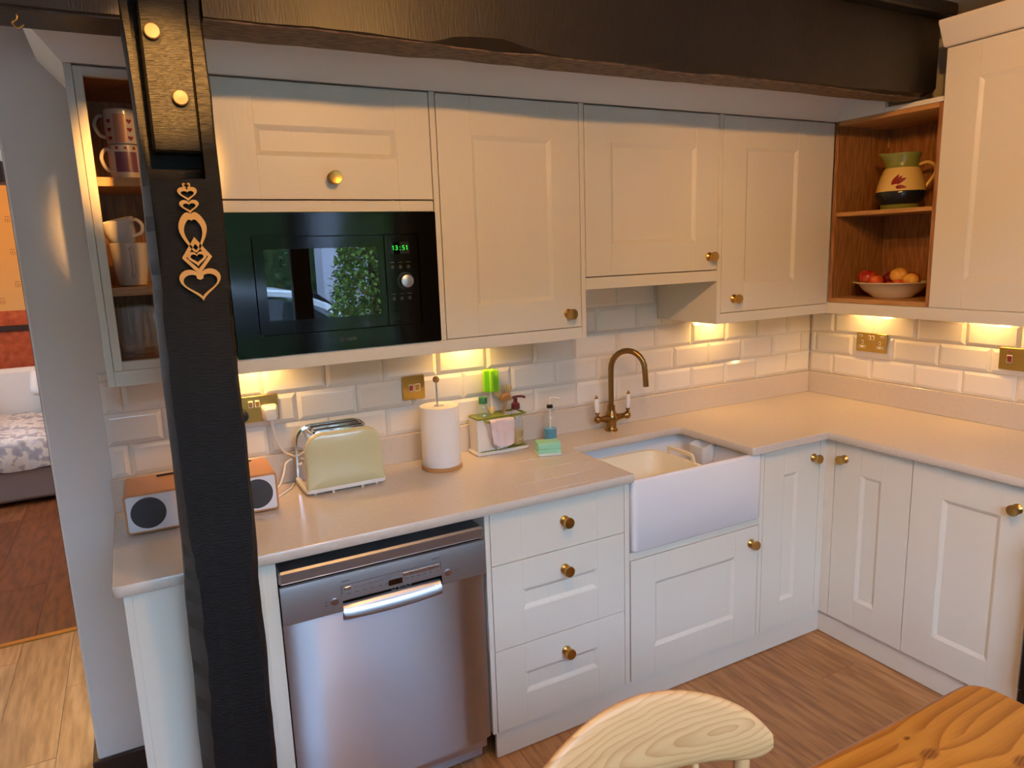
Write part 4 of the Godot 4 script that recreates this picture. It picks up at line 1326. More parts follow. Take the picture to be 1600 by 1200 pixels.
func counter_things() -> void:
	# sockets on the back wall
	var o := plate("double_socket", "brass double wall socket with a white plug in it, beside the post", Vector3(0.163, 1.1405, 0.0092), 0.146)
	rocker(o, -0.013, 0.017)
	rocker(o, 0.008, 0.017)
	pin_holes(o, 0.041, -0.012)
	o = plate("fused_switch", "square brass fused switch above the kitchen roll", Vector3(0.705, 1.145, 0.0092), 0.084)
	rocker(o, -0.010, 0.0, 0.013, 0.02, true)
	obj("fuse_carrier", mb().bx(0.006, 0.022, -0.011, 0.011, 0.008, 0.0105, 0.001), mats.brushed_brass, o)
	obj("fuse_frame", mb().band(rrect(0.021, 0.027, 0.002, 2), rrect(0.016, 0.022, 0.001, 2), 0.0012, Transform3D(Basis.IDENTITY, Vector3(0.014, 0, 0.0088))), mats.white_plastic, o)
	for k in [-1.0, 1.0]:
		obj("screw", mb().lathe([Vector2(0, 0), Vector2(0.003, 0), Vector2(0.002, 0.0012), Vector2(0, 0.0014)], 10, Transform3D(Basis(Vector3.RIGHT, PI / 2), Vector3(k * 0.031, 0, 0.009))), mats.brass, o)
	# right wall
	o = plate("double_socket", "brass double wall socket with charging ports on the right wall", Vector3(XR - 0.0092, 1.151, 0.3445), 0.148, -PI / 2)
	for k in [-1.0, 1.0]:
		pin_holes(o, k * 0.043, -0.012)
		rocker(o, k * 0.0085, 0.0225, 0.009, 0.016)
		obj("charging_port", mb().bx(k * 0.053 - 0.008, k * 0.053 + 0.008, 0.024, 0.033, 0.008, 0.0098, 0.0006), mats.white_plastic, o)
		obj("port_slot", mb().bx(k * 0.053 - 0.0055, k * 0.053 + 0.0055, 0.0265, 0.0305, 0.0095, 0.0101), mats.mug_red if k > 0 else mats.black_gap, o)
	o = plate("cooker_switch", "wide brass cooker switch with a red rocker on the right wall", Vector3(XR - 0.0092, 1.1455, 0.957), 0.146, -PI / 2)
	rocker(o, -0.035, 0.0, 0.015, 0.026, true)
	pin_holes(o, 0.036, -0.01)
	obj("neon", mb().bx(-0.041, -0.029, 0.025, 0.031, 0.008, 0.0098, 0.0006), mats.mug_red, o)
	# plugs and leads
	o = thing("plug", "white three-pin plug in the brass socket, its lead running to the toaster", "plug", Vector3(0.205, 1.127, 0.0188))
	var g := []
	for l in [[0.050, 0.050, 0.0], [0.050, 0.050, 0.012], [0.040, 0.044, 0.026], [0.03, 0.036, 0.034], [0.0, 0.0, 0.035]]:
		var row := []
		for p in rrect(maxf(l[0], 0.0006), maxf(l[1], 0.0006), maxf(l[0] * 0.2, 0.0001), 3):
			row.append(Vector3(p.x, p.y - l[2] * 0.15, l[2]))
		g.append(row)
	obj("plug_body", mb().grid(g, true, 35.0), mats.white_plastic, o)
	obj("lead_sleeve", mb().tube([Vector3(0, -0.02, 0.02), Vector3(0.001, -0.04, 0.024), Vector3(0.003, -0.06, 0.026)], [0.0065, 0.0055, 0.004], 10), mats.white_plastic, o)
	obj("lead", mb().tube(spline([Vector3(0.003, -0.055, 0.026), Vector3(0.008, -0.09, 0.024), Vector3(0.03, -0.135, 0.022), Vector3(0.062, -0.155, 0.03), Vector3(0.068, -0.157, 0.03)], 6), 0.0034, 8), mats.white_plastic, o)
	o = thing("plug", "black plug in the brass socket half hidden by the post", "plug", Vector3(0.118, 1.127, 0.0188))
	obj("plug_body", mb().lathe([Vector2(0, 0), Vector2(0.019, 0), Vector2(0.021, 0.004), Vector2(0.02, 0.03), Vector2(0.016, 0.038), Vector2(0, 0.04)], 20, Transform3D(Basis(Vector3.RIGHT, PI / 2), Vector3.ZERO)), mats.black_plastic, o)
	obj("lead", mb().tube(spline([Vector3(0, -0.015, 0.02), Vector3(-0.006, -0.06, 0.024), Vector3(-0.02, -0.14, 0.03), Vector3(-0.03, -0.185, 0.05), Vector3(-0.045, -0.2, 0.07)], 6), 0.003, 8), mats.black_plastic, o)
	# radio behind the post
	o = thing("radio", "long tan wooden radio with a white front and two round dark speakers", "radio", Vector3(-0.03, YW, 0.168))
	o.rotation.y = -0.02
	var body := rrect(0.404, 0.113, 0.012, 5)
	obj("case", mb().prism(body, 0.185, Transform3D(Basis.IDENTITY, Vector3(0, 0.0605, -0.088)), 0.002), mats.tan_wood, o)
	obj("front_panel", mb().prism(rrect(0.392, 0.101, 0.007, 4), 0.004, Transform3D(Basis.IDENTITY, Vector3(0, 0.0605, 0.0945)), 0.0008), mats.radio_front, o)
	for s in [-1.0, 1.0]:
		obj("speaker_grille", mb().lathe([Vector2(0.0445, 0.0), Vector2(0.0445, 0.0012), Vector2(0.043, 0.0022), Vector2(0.03, 0.0032), Vector2(0, 0.004)], 36, Transform3D(Basis(Vector3.RIGHT, PI / 2), Vector3(s * 0.143, 0.0605, 0.0975))), mats.grille_cloth, o)
	obj("dial_panel", mb().bx(-0.06, 0.06, 0.03, 0.09, 0.0975, 0.0992, 0.0006), mats.grille_cloth, o)
	obj("aerial", mb().tube([Vector3(-0.115, 0.121, -0.05), Vector3(0.15, 0.124, -0.05)], 0.003, 8), mats.black_plastic, o)
	for s in [-1.0, 1.0]:
		for k in [-1.0, 1.0]:
			obj("foot", mb().lathe([Vector2(0, 0), Vector2(0.008, 0), Vector2(0.009, 0.0045), Vector2(0, 0.0045)], 12, Transform3D(Basis.IDENTITY, Vector3(s * 0.17, 0.0, k * 0.06))), mats.black_plastic, o)
	tag(obj("power_lead", mb().tube(spline([Vector3(0.178, YW + 0.02, 0.13), Vector3(0.2, YW + 0.024, 0.11), Vector3(0.222, YW + 0.05, 0.075), Vector3(0.235, YW + 0.075, 0.05), Vector3(0.25, YW + 0.083, 0.045), Vector3(0.257, YW + 0.084, 0.046)], 6), 0.003, 8), mats.white_plastic), "white lead looping from the radio behind the toaster", "lead")
	tag(obj("power_lead", mb().tube(spline([Vector3(0.182, YW + 0.0036, 0.165), Vector3(0.21, YW + 0.0036, 0.13), Vector3(0.24, YW + 0.0036, 0.09), Vector3(0.256, YW + 0.0036, 0.05)], 6), 0.0034, 8), mats.white_plastic), "white lead lying on the worktop between radio and toaster", "lead")
	toaster()
	kitchen_roll()
	caddy()
	# soap dispenser
	o = thing("soap_dispenser", "clear pump bottle with blue soap behind the mint sponge", "dispenser", Vector3(1.236, YW, 0.072))
	var bp := [Vector2(0.0, 0.0006), Vector2(0.024, 0.0006), Vector2(0.0265, 0.004), Vector2(0.0265, 0.09), Vector2(0.023, 0.102), Vector2(0.019, 0.108), Vector2(0.0225, 0.116), Vector2(0.0215, 0.124), Vector2(0.012, 0.13), Vector2(0.0115, 0.134)]
	obj("bottle", mb().lathe(bp, 24), mats.clear_plastic, o)
	obj("soap", mb().lathe([Vector2(0, 0.0022), Vector2(0.0225, 0.0022), Vector2(0.0248, 0.005), Vector2(0.0248, 0.05), Vector2(0, 0.05)], 24), mats.blue_liquid, o)
	obj("collar", mb().lathe([Vector2(0, 0.132), Vector2(0.0125, 0.132), Vector2(0.0125, 0.142), Vector2(0.008, 0.145), Vector2(0, 0.145)], 20), mats.black_plastic, o)
	obj("pump", mb().tube(spline([Vector3(0, 0.05, 0), Vector3(0, 0.14, 0), Vector3(0, 0.163, 0), Vector3(0.006, 0.169, 0), Vector3(0.025, 0.168, 0.006), Vector3(0.038, 0.163, 0.01)], 5), 0.0034, 10), mats.white_plastic, o)
	# sponge
	o = thing("sponge", "mint green washing-up sponge with a pale scouring side", "sponge", Vector3(1.132, YW, 0.225))
	o.rotation.y = -0.30
	var sp := pol([-0.03, 0.010, 0.03, 0.010, 0.03, 0.02, 0.024, 0.024, 0.03, 0.028, 0.03, 0.05, -0.03, 0.05, -0.03, 0.028, -0.024, 0.024, -0.03, 0.02])
	var sx := Transform3D(Basis(Vector3.UP, PI / 2), Vector3(-0.042, 0, 0))
	obj("foam", mb().prism(rounded(sp, [0.0, 0.0, 0.002, 0.004, 0.003, 0.008, 0.008, 0.003, 0.004, 0.002], 4), 0.084, sx, 0.002, 50.0), mats.mint_foam, o)
	obj("scourer", mb().bx(-0.043, 0.043, 0.0004, 0.0098, -0.031, 0.031, 0.002), mats.white_scourer, o)

func toaster() -> void:
	var o := thing("toaster", "cream-green enamel two-slice toaster with chrome top on a white base", "toaster", Vector3(0.392, YW, 0.126))
	var w := 0.252
	var out_ := rounded([Vector2(-w * 0.5, 0.018), Vector2(w * 0.5, 0.018), Vector2(w * 0.475, 0.198), Vector2(-w * 0.475, 0.198)], [0.004, 0.004, 0.062, 0.062], 8)
	var inn := rounded([Vector2(-w * 0.49, 0.018), Vector2(w * 0.49, 0.018), Vector2(w * 0.465, 0.194), Vector2(-w * 0.465, 0.194)], [0.004, 0.004, 0.06, 0.06], 8)
	obj("chrome_body", mb().prism(inn, 0.14, Transform3D(Basis.IDENTITY, Vector3(0, 0, -0.07)), 0.0, 40.0), mats.chrome, o)
	for s in [-1.0, 1.0]:
		# domed enamel side: rings shrinking towards the middle
		var g := []
		for l in [[1.0, 0.068], [1.0, 0.080], [0.985, 0.085], [0.94, 0.0882], [0.6, 0.0905], [0.0, 0.092]]:
			var row := []
			for p in out_:
				var c := Vector2(0, 0.1)
				var q: Vector2 = c + (p - c) * l[0]
				row.append(Vector3(q.x, q.y, s * l[1]))
			g.append(row)
		obj("enamel_side", mb().grid(g, true, 45.0), mats.toaster_enamel, o)
		obj("chrome_trim", mb().band(out_, inn, 0.004, Transform3D(Basis.IDENTITY, Vector3(0, 0.0005, s * 0.068 - (0.004 if s > 0 else 0.0)))), mats.chrome, o)
	for z in [-0.03, 0.022]:
		var sl := obj("slot_rim", mb().band(rrect(0.168, 0.034, 0.006, 3), rrect(0.158, 0.025, 0.004, 3), 0.004, Transform3D(Basis(Vector3.RIGHT, -PI / 2), Vector3(0, 0.1932, z))), mats.chrome, o)
		obj("slot", mb().bx(-0.079, 0.079, 0.19, 0.1946, z - 0.0125, z + 0.0125), mats.black_gap, sl)
	obj("base", mb().prism(rrect(0.262, 0.176, 0.022, 5), 0.014, Transform3D(Basis(Vector3.RIGHT, -PI / 2), Vector3(0, 0.009, 0)), 0.002), mats.white_plastic, o)
	for p in [[-0.1, 0.07], [0.1, 0.07], [-0.1, -0.07], [0.1, -0.07], [-0.045, 0.08], [0.05, 0.08]]:
		obj("foot", mb().lathe([Vector2(0, 0.0), Vector2(0.005, 0.0), Vector2(0.0055, 0.0095), Vector2(0, 0.0095)], 10, Transform3D(Basis.IDENTITY, Vector3(p[0], 0.0, p[1]))), mats.white_plastic, o)
	obj("lever", mb().bx(0.126, 0.14, 0.13, 0.142, -0.012, 0.012, 0.003), mats.black_plastic, o)
	obj("cord_grip", mb().tube([Vector3(-0.124, 0.097, 0.03), Vector3(-0.136, 0.094, 0.034)], 0.005, 10), mats.white_plastic, o)

func kitchen_roll() -> void:
	var o := thing("kitchen_roll_holder", "round wooden kitchen roll stand with a thin steel rod and wooden ball", "kitchen roll holder", Vector3(0.744, YW, 0.152))
	obj("base", mb().lathe([Vector2(0, 0), Vector2(0.07, 0), Vector2(0.0715, 0.002), Vector2(0.0715, 0.011), Vector2(0.07, 0.013), Vector2(0, 0.013)], 40), mats.bamboo, o)
	obj("rod", mb().tube([Vector3(-0.006, 0.013, 0), Vector3(-0.006, 0.305, 0)], 0.0032, 10), mats.satin_silver, o)
	obj("ball", mb().lathe([Vector2(0, 0.301), Vector2(0.006, 0.3025), Vector2(0.0105, 0.307), Vector2(0.0118, 0.313), Vector2(0.0105, 0.319), Vector2(0.006, 0.3235), Vector2(0, 0.325)], 18, Transform3D(Basis.IDENTITY, Vector3(-0.006, 0, 0))), mats.bamboo, o)
	var r := obj("kitchen_roll", mb().lathe([Vector2(0.019, 0.001), Vector2(0.066, 0.0), Vector2(0.0675, 0.002), Vector2(0.0675, 0.206), Vector2(0.066, 0.208), Vector2(0.019, 0.207), Vector2(0.019, 0.001)], 48), mats.kitchen_paper)
	r.position = o.position + Vector3(0, 0.0134, 0)
	tag(r, "plump white kitchen roll standing on the wooden stand", "kitchen roll")

func bottle_at(called: String, label: String, at: Vector3) -> Node3D:
	return thing(called, label, "bottle", at)

func caddy() -> void:
	var at := Vector3(1.008, YW, 0.073)
	var o := thing("washing_up_caddy", "white and olive plastic washing-up caddy with tray and rail", "caddy", at)
	# tray with olive mat
	obj("tray", mb().prism(rrect(0.22, 0.094, 0.016, 5), 0.012, Transform3D(Basis(Vector3.RIGHT, -PI / 2), Vector3(0, 0.0005, 0.0)), 0.003), mats.white_plastic, o)
	obj("mat", mb().prism(rrect(0.196, 0.07, 0.01, 4), 0.0015, Transform3D(Basis(Vector3.RIGHT, -PI / 2), Vector3(0.006, 0.0127, 0.006)), 0.0003), mats.olive_plastic, o)
	# tall white trough at the left and back
	var g := []
	for l in [[0.124, 0.072, 0.012], [0.13, 0.078, 0.135], [0.124, 0.072, 0.135], [0.116, 0.064, 0.03]]:
		var row := []
		for p in rrect(l[0], l[1], 0.006, 3):
			row.append(Vector3(p.x - 0.038, l[2], p.y - 0.004))
		g.append(row)
	obj("trough", mb().grid(g, true, 30.0), mats.white_plastic, o)
	var rim := rrect(0.206, 0.086, 0.012, 5)
	var rin := rrect(0.192, 0.072, 0.008, 5)
	obj("rim", mb().band(rim, rin, 0.006, Transform3D(Basis(Vector3.RIGHT, -PI / 2), Vector3(0.0, 0.134, -0.002))), mats.olive_plastic, o)
	obj("tray_top", mb().bx(-0.095, 0.02, 0.1345, 0.1385, -0.036, 0.024, 0.001), mats.olive_plastic, o)
	obj("rail", mb().tube(spline([Vector3(-0.072, 0.134, 0.035), Vector3(-0.072, 0.130, 0.056), Vector3(-0.06, 0.128, 0.06), Vector3(0.03, 0.128, 0.06), Vector3(0.04, 0.13, 0.054), Vector3(0.04, 0.134, 0.035)], 5), 0.004, 10), mats.olive_plastic, o)
	# cloth folded over the rail
	g = []
	var nz := FastNoiseLite.new()
	nz.seed = 9
	nz.frequency = 18.0
	for i in 21:
		var t := i / 20.0
		var row := []
		for j in 19:
			var s := j / 18.0
			var x := lerpf(-0.052, 0.046, s)
			var fold := sin(s * 9.0 + 0.6) * 0.0035 + nz.get_noise_2d(x, t * 0.2) * 0.004
			var y := 0.0
			var z := 0.0
			if t < 0.22:
				y = 0.128 - (0.22 - t) / 0.22 * 0.06
				z = 0.053 + fold * 0.3
			elif t < 0.32:
				var a := (t - 0.22) / 0.10 * PI
				y = 0.128 + sin(a) * 0.0075
				z = 0.060 - cos(a) * 0.0075
			else:
				var dn := (t - 0.32) / 0.68
				y = 0.128 - dn * (0.098 + 0.012 * sin(s * 4.0) - 0.02 * (1.0 - s))
				z = 0.0675 + fold * (0.4 + dn) + 0.004 * dn
				x += (0.0 - x) * 0.10 * dn
			row.append(Vector3(x - 0.012, y, z))
		g.append(row)
	var cl := tag(obj("dish_cloth", mb().grid(g, false, 70.0), mats.cloth_pink), "pale pink dishcloth folded over the caddy's front rail", "cloth") as Node3D
	cl.position = at
	var hem := mb().tube(spline([Vector3(-0.062, 0.072, 0.0715), Vector3(-0.06, 0.045, 0.072), Vector3(-0.045, 0.027, 0.074), Vector3(-0.025, 0.024, 0.075), Vector3(-0.016, 0.03, 0.076)], 6), 0.0014, 6)
	obj("hem_tape", hem, mats.grey_fabric, cl)
	# bottle with green cap in the trough
	o = bottle_at("detergent_bottle", "smoky clear detergent bottle with a green cap in the caddy", at + Vector3(-0.056, 0.031, -0.006))
	obj("bottle", mb().lathe([Vector2(0, 0), Vector2(0.028, 0), Vector2(0.031, 0.004), Vector2(0.031, 0.085), Vector2(0.03, 0.105), Vector2(0.026, 0.12), Vector2(0.018, 0.138), Vector2(0.0145, 0.15), Vector2(0.014, 0.16)], 22), mats.green_tint_plastic, o)
	obj("cap", mb().lathe([Vector2(0, 0.155), Vector2(0.0155, 0.155), Vector2(0.0155, 0.176), Vector2(0.014, 0.1785), Vector2(0, 0.1785)], 20), mats.green_cap, o)
	# sponge brush, foam head in leaves
	o = thing("bottle_brush", "lime green foam bottle brush standing in the caddy", "brush", at + Vector3(-0.012, 0.031, -0.022))
	obj("handle", mb().tube([Vector3(0, 0, 0), Vector3(0, 0.09, -0.001), Vector3(-0.001, 0.205, -0.003)], [0.005, 0.005, 0.004], 10), mats.white_plastic, o)
	obj("handle_collar", mb().lathe([Vector2(0, 0.112), Vector2(0.009, 0.112), Vector2(0.0095, 0.128), Vector2(0.007, 0.134), Vector2(0, 0.134)], 14), mats.bristle, o)
	for k in 5:
		var a := TAU * k / 5.0 + 0.55
		obj("foam_leaf", mb().box(Vector3(cos(a) * 0.016, 0.233, sin(a) * 0.016 - 0.003), Vector3(0.03, 0.082, 0.0135), 0.003, Basis(Vector3.UP, -a)), mats.lime_foam, o)
	# wooden dish brush, head up
	o = thing("dish_brush", "round wooden dish brush with pale bristles standing head up in the caddy", "brush", at + Vector3(0.033, 0.014, -0.014))
	obj("handle", mb().tube([Vector3(-0.02, 0.003, 0), Vector3(-0.006, 0.1, 0.0), Vector3(0.005, 0.16, 0.004)], [0.006, 0.006, 0.005], 10), mats.bamboo, o)
	var tl := Basis(Vector3.RIGHT, 0.5) * Basis(Vector3(0, 0, 1), 0.2)
	var hd := obj("head", mb().lathe([Vector2(0, -0.009), Vector2(0.018, -0.008), Vector2(0.0225, -0.002), Vector2(0.0225, 0.004), Vector2(0.019, 0.008), Vector2(0, 0.009)], 22, Transform3D(tl * Basis(Vector3.RIGHT, PI / 2) * Basis.IDENTITY.scaled(Vector3(1, 1, 0.85)), Vector3(0.006, 0.183, 0.008))), mats.bamboo, o)
	var br := mb()
	for k in 18:
		var a := TAU * k / 18.0
		for q in 2:
			var rr := 0.017 + 0.004 * q
			var p0 := Vector3(0.006, 0.186, 0.003) + tl * Vector3(cos(a) * rr, sin(a) * rr * 0.8 + 0.004, -0.004)
			var p1 := Vector3(0.006, 0.188, -0.002) + tl * Vector3(cos(a) * (rr + 0.016), sin(a) * (rr + 0.014) * 0.8 + 0.018, -0.012 + rng.randf_range(-0.003, 0.003))
			br.tube([p0, p1], [0.0016, 0.0026], 6)
	var bo := obj("bristles", br, mats.bristle, o)
	bo.set_meta("kind", "stuff")
	# pump bottle of amber soap on the tray
	o = bottle_at("soap_bottle", "clear bottle of amber soap with a maroon pump on the caddy tray", at + Vector3(0.074, 0.0142, 0.006))
	obj("bottle", mb().lathe([Vector2(0, 0.0005), Vector2(0.024, 0.0005), Vector2(0.0265, 0.004), Vector2(0.0265, 0.1), Vector2(0.025, 0.112), Vector2(0.018, 0.124), Vector2(0.0125, 0.132), Vector2(0.0125, 0.138)], 24), mats.clear_plastic, o)
	obj("soap", mb().lathe([Vector2(0, 0.002), Vector2(0.0225, 0.002), Vector2(0.0248, 0.005), Vector2(0.0248, 0.054), Vector2(0, 0.054)], 24), mats.amber_liquid, o)
	obj("collar", mb().lathe([Vector2(0, 0.137), Vector2(0.016, 0.137), Vector2(0.016, 0.156), Vector2(0.013, 0.159), Vector2(0.008, 0.162), Vector2(0.0075, 0.178), Vector2(0, 0.178)], 20), mats.maroon_plastic, o)
	obj("nozzle", mb().tube(spline([Vector3(-0.012, 0.181, 0), Vector3(0.008, 0.183, 0.002), Vector3(0.028, 0.181, 0.006), Vector3(0.037, 0.176, 0.008)], 4), 0.0045, 10), mats.maroon_plastic, o)
	obj("label_mark", mb().tube(spline([Vector3(-0.004, 0.026, 0.0268), Vector3(0.005, 0.023, 0.0266), Vector3(0.013, 0.03, 0.0236)], 4), 0.0012, 6), mats.white_plastic, o)

# ------------------------------------------------------------------ things on shelves, lovespoon
func heart(hw: float, top: float, bottom: float, cx := 0.0, cnt := 36, lobe := 0.0) -> Array:
	var o := []
	for k in cnt:
		var t := TAU * k / cnt
		var x := pow(sin(t), 3.0)
		var y := (13.0 * cos(t) - 5.0 * cos(2 * t) - 2.0 * cos(3 * t) - cos(4 * t))
		var yy := (y + 17.0) / 29.0        # 0 at the tip, about 1 at the lobes
		o.append(Vector2(cx + x * hw, lerpf(bottom, top, yy)))
	return o

func rhomb(hw: float, top: float, bottom: float, mid: float, cnt := 36) -> Array:
	var c := [Vector2(0, top), Vector2(hw, mid), Vector2(0, bottom), Vector2(-hw, mid)]
	var o := []
	for k in cnt:
		var s := 4.0 * k / cnt
		var i := int(s) % 4
		o.append((c[i] as Vector2).lerp(c[(i + 1) % 4], s - floorf(s)))
	return o

func mug(called: String, label: String, at: Vector3, r0: float, r1: float, h: float, m: Material, turn: float, grip := true, tilt := Vector3.ZERO, cat := "mug") -> Node3D:
	var o := thing(called, label, cat, at)
	o.rotation = tilt
	obj("cup_wall", mb().lathe([Vector2(0, 0.0), Vector2(r0 * 0.85, 0.0), Vector2(r0, 0.003), Vector2(lerpf(r0, r1, 0.4) + 0.002, h * 0.4), Vector2(r1, h - 0.002), Vector2(r1 - 0.002, h), Vector2(r1 - 0.004, h - 0.002), Vector2(lerpf(r0, r1, 0.4) - 0.003, h * 0.4), Vector2(r0 - 0.005, 0.006), Vector2(0, 0.005)], 28), m, o)
	if grip:
		var d := Vector3(cos(turn), 0, sin(turn))
		obj("handle", mb().tube(spline([d * (r1 - 0.003) + Vector3(0, h * 0.86, 0), d * (r1 + 0.014) + Vector3(0, h * 0.84, 0), d * (r1 + 0.024) + Vector3(0, h * 0.6, 0), d * (r1 + 0.014) + Vector3(0, h * 0.32, 0), d * (lerpf(r0, r1, 0.3) - 0.002) + Vector3(0, h * 0.24, 0)], 5), 0.0048, 8), m, o)
	return o

func shelf_things() -> void:
	# mugs in the display cabinet
	var o := mug("mug", "cream patterned mug with a purple panel, under the mug with red hearts", Vector3(-0.118, 1.8292, 0.2), 0.038, 0.0405, 0.088, mats.mug_cream, 2.6)
	obj("print_panel", mb().grid(arc_patch(0.0412, 0.9, 2.2, 0.02, 0.07), false), mats.mug_purple, o)
	for k in 5:
		obj("print_dot", mb().grid(arc_patch(0.0414, 0.45 + 0.5 * k, 0.62 + 0.5 * k, 0.076, 0.083), false), mats.mug_red, o)
	o = mug("mug", "cream mug printed with red hearts, stacked on the purple-panelled mug", Vector3(-0.118, 1.9180, 0.2), 0.038, 0.0405, 0.088, mats.mug_cream, 3.4)
	obj("print_panel", mb().grid(arc_patch(0.0412, 1.35, 2.05, 0.004, 0.074), false), mats.mug_band, o)
	for k in 6:
		var a: float = 1.15 if k < 3 else 2.35
		var hx := Transform3D(Basis(Vector3.UP, PI / 2 - a), Vector3(cos(a) * 0.0415, 0.056 - 0.021 * (k % 3), sin(a) * 0.0415))
		obj("print_heart", mb().prism(heart(0.0066, 0.006, -0.006, 0.0, 18), 0.0004, hx), mats.mug_red, o)
	o = mug("tea_cup", "wide cream cup with its handle to the front, on the middle shelf", Vector3(-0.138, 1.5562, 0.2), 0.034, 0.0475, 0.113, mats.mug_cream, 1.5, true, Vector3.ZERO, "cup")
	o = mug("tea_cup", "pale cup lying tilted in the mouth of the wide cream cup", Vector3(-0.145, 1.6665, 0.2), 0.028, 0.043, 0.066, mats.mug_white, 0.6, true, Vector3(0.1, 0, 0.24), "cup")
	for p in [[-0.158, 0.27], [-0.085, 0.26], [-0.012, 0.265], [-0.13, 0.18], [-0.05, 0.17]]:
		o = thing("glass_tumbler", "cut glass tumbler in the bottom of the display cabinet", "glass", Vector3(p[0], 1.3727, p[1]), "cut glass tumblers in the display cabinet")
		var g := []
		for l in [[0.0, 0.0], [0.026, 0.0], [0.0275, 0.004], [0.029, 0.05], [0.0335, 0.13], [0.0325, 0.1305], [0.0315, 0.13], [0.027, 0.05], [0.0245, 0.016], [0.0, 0.014]]:
			var row := []
			for k in 24:
				var a := TAU * k / 24
				var cut: float = 0.0011 * (1 if k % 2 == 0 else -1) if l[1] > 0.003 and l[1] < 0.06 and l[0] > 0.0271 else 0.0
				row.append(Vector3(cos(a) * (l[0] + cut), l[1], sin(a) * (l[0] + cut)))
			g.append(row)
		obj("glass_body", mb().grid(g, true, 30.0), mats.glass_clear, o)
	# lovespoon on the post
	o = thing("lovespoon", "carved pale wooden hanging of hearts and a diamond on the post", "carving", Vector3(-0.0215, 1.7735, 0.7335))
	o.rotation.z = 0.036
	var s := mb()
	var th := 0.005
	s.band(heart(0.0187, -0.0065, -0.036), heart(0.0125, -0.0145, -0.030), th)
	s.band(heart(0.0187, -0.0325, -0.060), heart(0.0122, -0.0395, -0.055), th)
	s.band(long_heart(0.0285, -0.052, -0.140), long_heart(0.0185, -0.068, -0.135), th)
	s.band(rhomb(0.0294, -0.108, -0.186, -0.150), rhomb(0.0212, -0.122, -0.174, -0.150), th)
	s.band(heart(0.0192, -0.138, -0.169), heart(0.0128, -0.1435, -0.161), th * 0.98)
	s.band(heart(0.0406, -0.174, -0.242), heart(0.0335, -0.185, -0.2335), th)
	s.prism(pol([-0.008, -0.180, 0.008, -0.180, 0.006, -0.194, 0.0, -0.197, -0.006, -0.194]), th * 0.97)
	obj("fretwork", s, mats.boxwood, o)
	for k in [-1.0, 1.0]:
		obj("curl", mb().tube(spline([Vector3(k * 0.002, -0.009, 0.0025), Vector3(k * 0.006, -0.004, 0.0025), Vector3(k * 0.0055, 0.0, 0.0025), Vector3(k * 0.002, -0.001, 0.0025)], 4), 0.0018, 6), mats.boxwood, o)
	# jug
	o = thing("jug", "pottery jug, cream with red leaves above a navy band", "jug", Vector3(2.60, 1.7217, 0.55))
	o.rotation.y = 0.7
	var prof := [[0.0, 0.0], [0.066, 0.0], [0.068, 0.004], [0.069, 0.016], [0.072, 0.02], [0.084, 0.038], [0.0905, 0.056], [0.0905, 0.068], [0.0895, 0.0705], [0.085, 0.095], [0.077, 0.125], [0.066, 0.152], [0.061, 0.160], [0.0585, 0.170], [0.0585, 0.182], [0.064, 0.205], [0.0665, 0.212], [0.0655, 0.215], [0.062, 0.21], [0.056, 0.182], [0.056, 0.170], [0.062, 0.152], [0.08, 0.095], [0.085, 0.06], [0.06, 0.012], [0.0, 0.01]]
	var rows := []
	for p in prof:
		var row := []
		for k in 36:
			var a := TAU * k / 36
			var dz := cos(a)              # spout towards -z
			var spout := pow(maxf(-dz, 0.0), 8.0) * smoothstep(0.17, 0.215, p[1]) * (1.0 if p[0] > 0.05 else 0.0)
			row.append(Vector3(sin(a) * p[0] * (1.0 - 0.25 * spout), p[1] + 0.007 * spout, dz * (p[0] + 0.02 * spout)))
		rows.append(row)
	obj("foot", mb().grid(rows.slice(0, 5), true, 40.0), mats.jug_green, o)
	obj("navy_band", mb().grid(rows.slice(4, 9), true, 40.0), mats.jug_navy, o)
	obj("belly", mb().grid(rows.slice(8, 13), true, 40.0), mats.jug_cream, o)
	obj("neck", mb().grid(rows.slice(12), true, 40.0), mats.jug_green, o)
	obj("handle", mb().tube(spline([Vector3(0, 0.168, 0.055), Vector3(0, 0.178, 0.085), Vector3(0, 0.165, 0.112), Vector3(0, 0.135, 0.115), Vector3(0, 0.1, 0.095), Vector3(0, 0.082, 0.084)], 6), 0.0065, 10), mats.jug_cream, o)
	# painted leaves: thin petals following the belly, facing the room (-x)
	for p in [[0.106, -0.60, 0.9], [0.112, -0.46, 0.55], [0.116, -0.28, 0.2], [0.092, -0.24, -0.35]]:
		var pm := []
		for i in 9:
			var t := i / 8.0
			var wd := sin(PI * pow(t, 0.7)) * 0.0085
			var line := []
			for q in [-1.0, 1.0]:
				var u: float = -0.52 + (p[1] + 0.62) * 0.5 + t * 0.048 / 0.08 * cos(p[2]) * 0.8 - q * wd / 0.08 * sin(p[2])
				var yy: float = 0.086 + (p[0] - 0.092) * 0.5 + t * 0.046 * sin(p[2] + 0.25) + q * wd * cos(p[2])
				var rr := lerpf(0.0898, 0.0775, clampf((yy - 0.0705) / 0.0545, 0, 1)) + 0.0012
				line.append(Vector3(-cos(u) * rr, yy, sin(u) * rr))
			pm.append(line)
		obj("painted_leaf", mb().grid(pm, false), mats.jug_red, o)
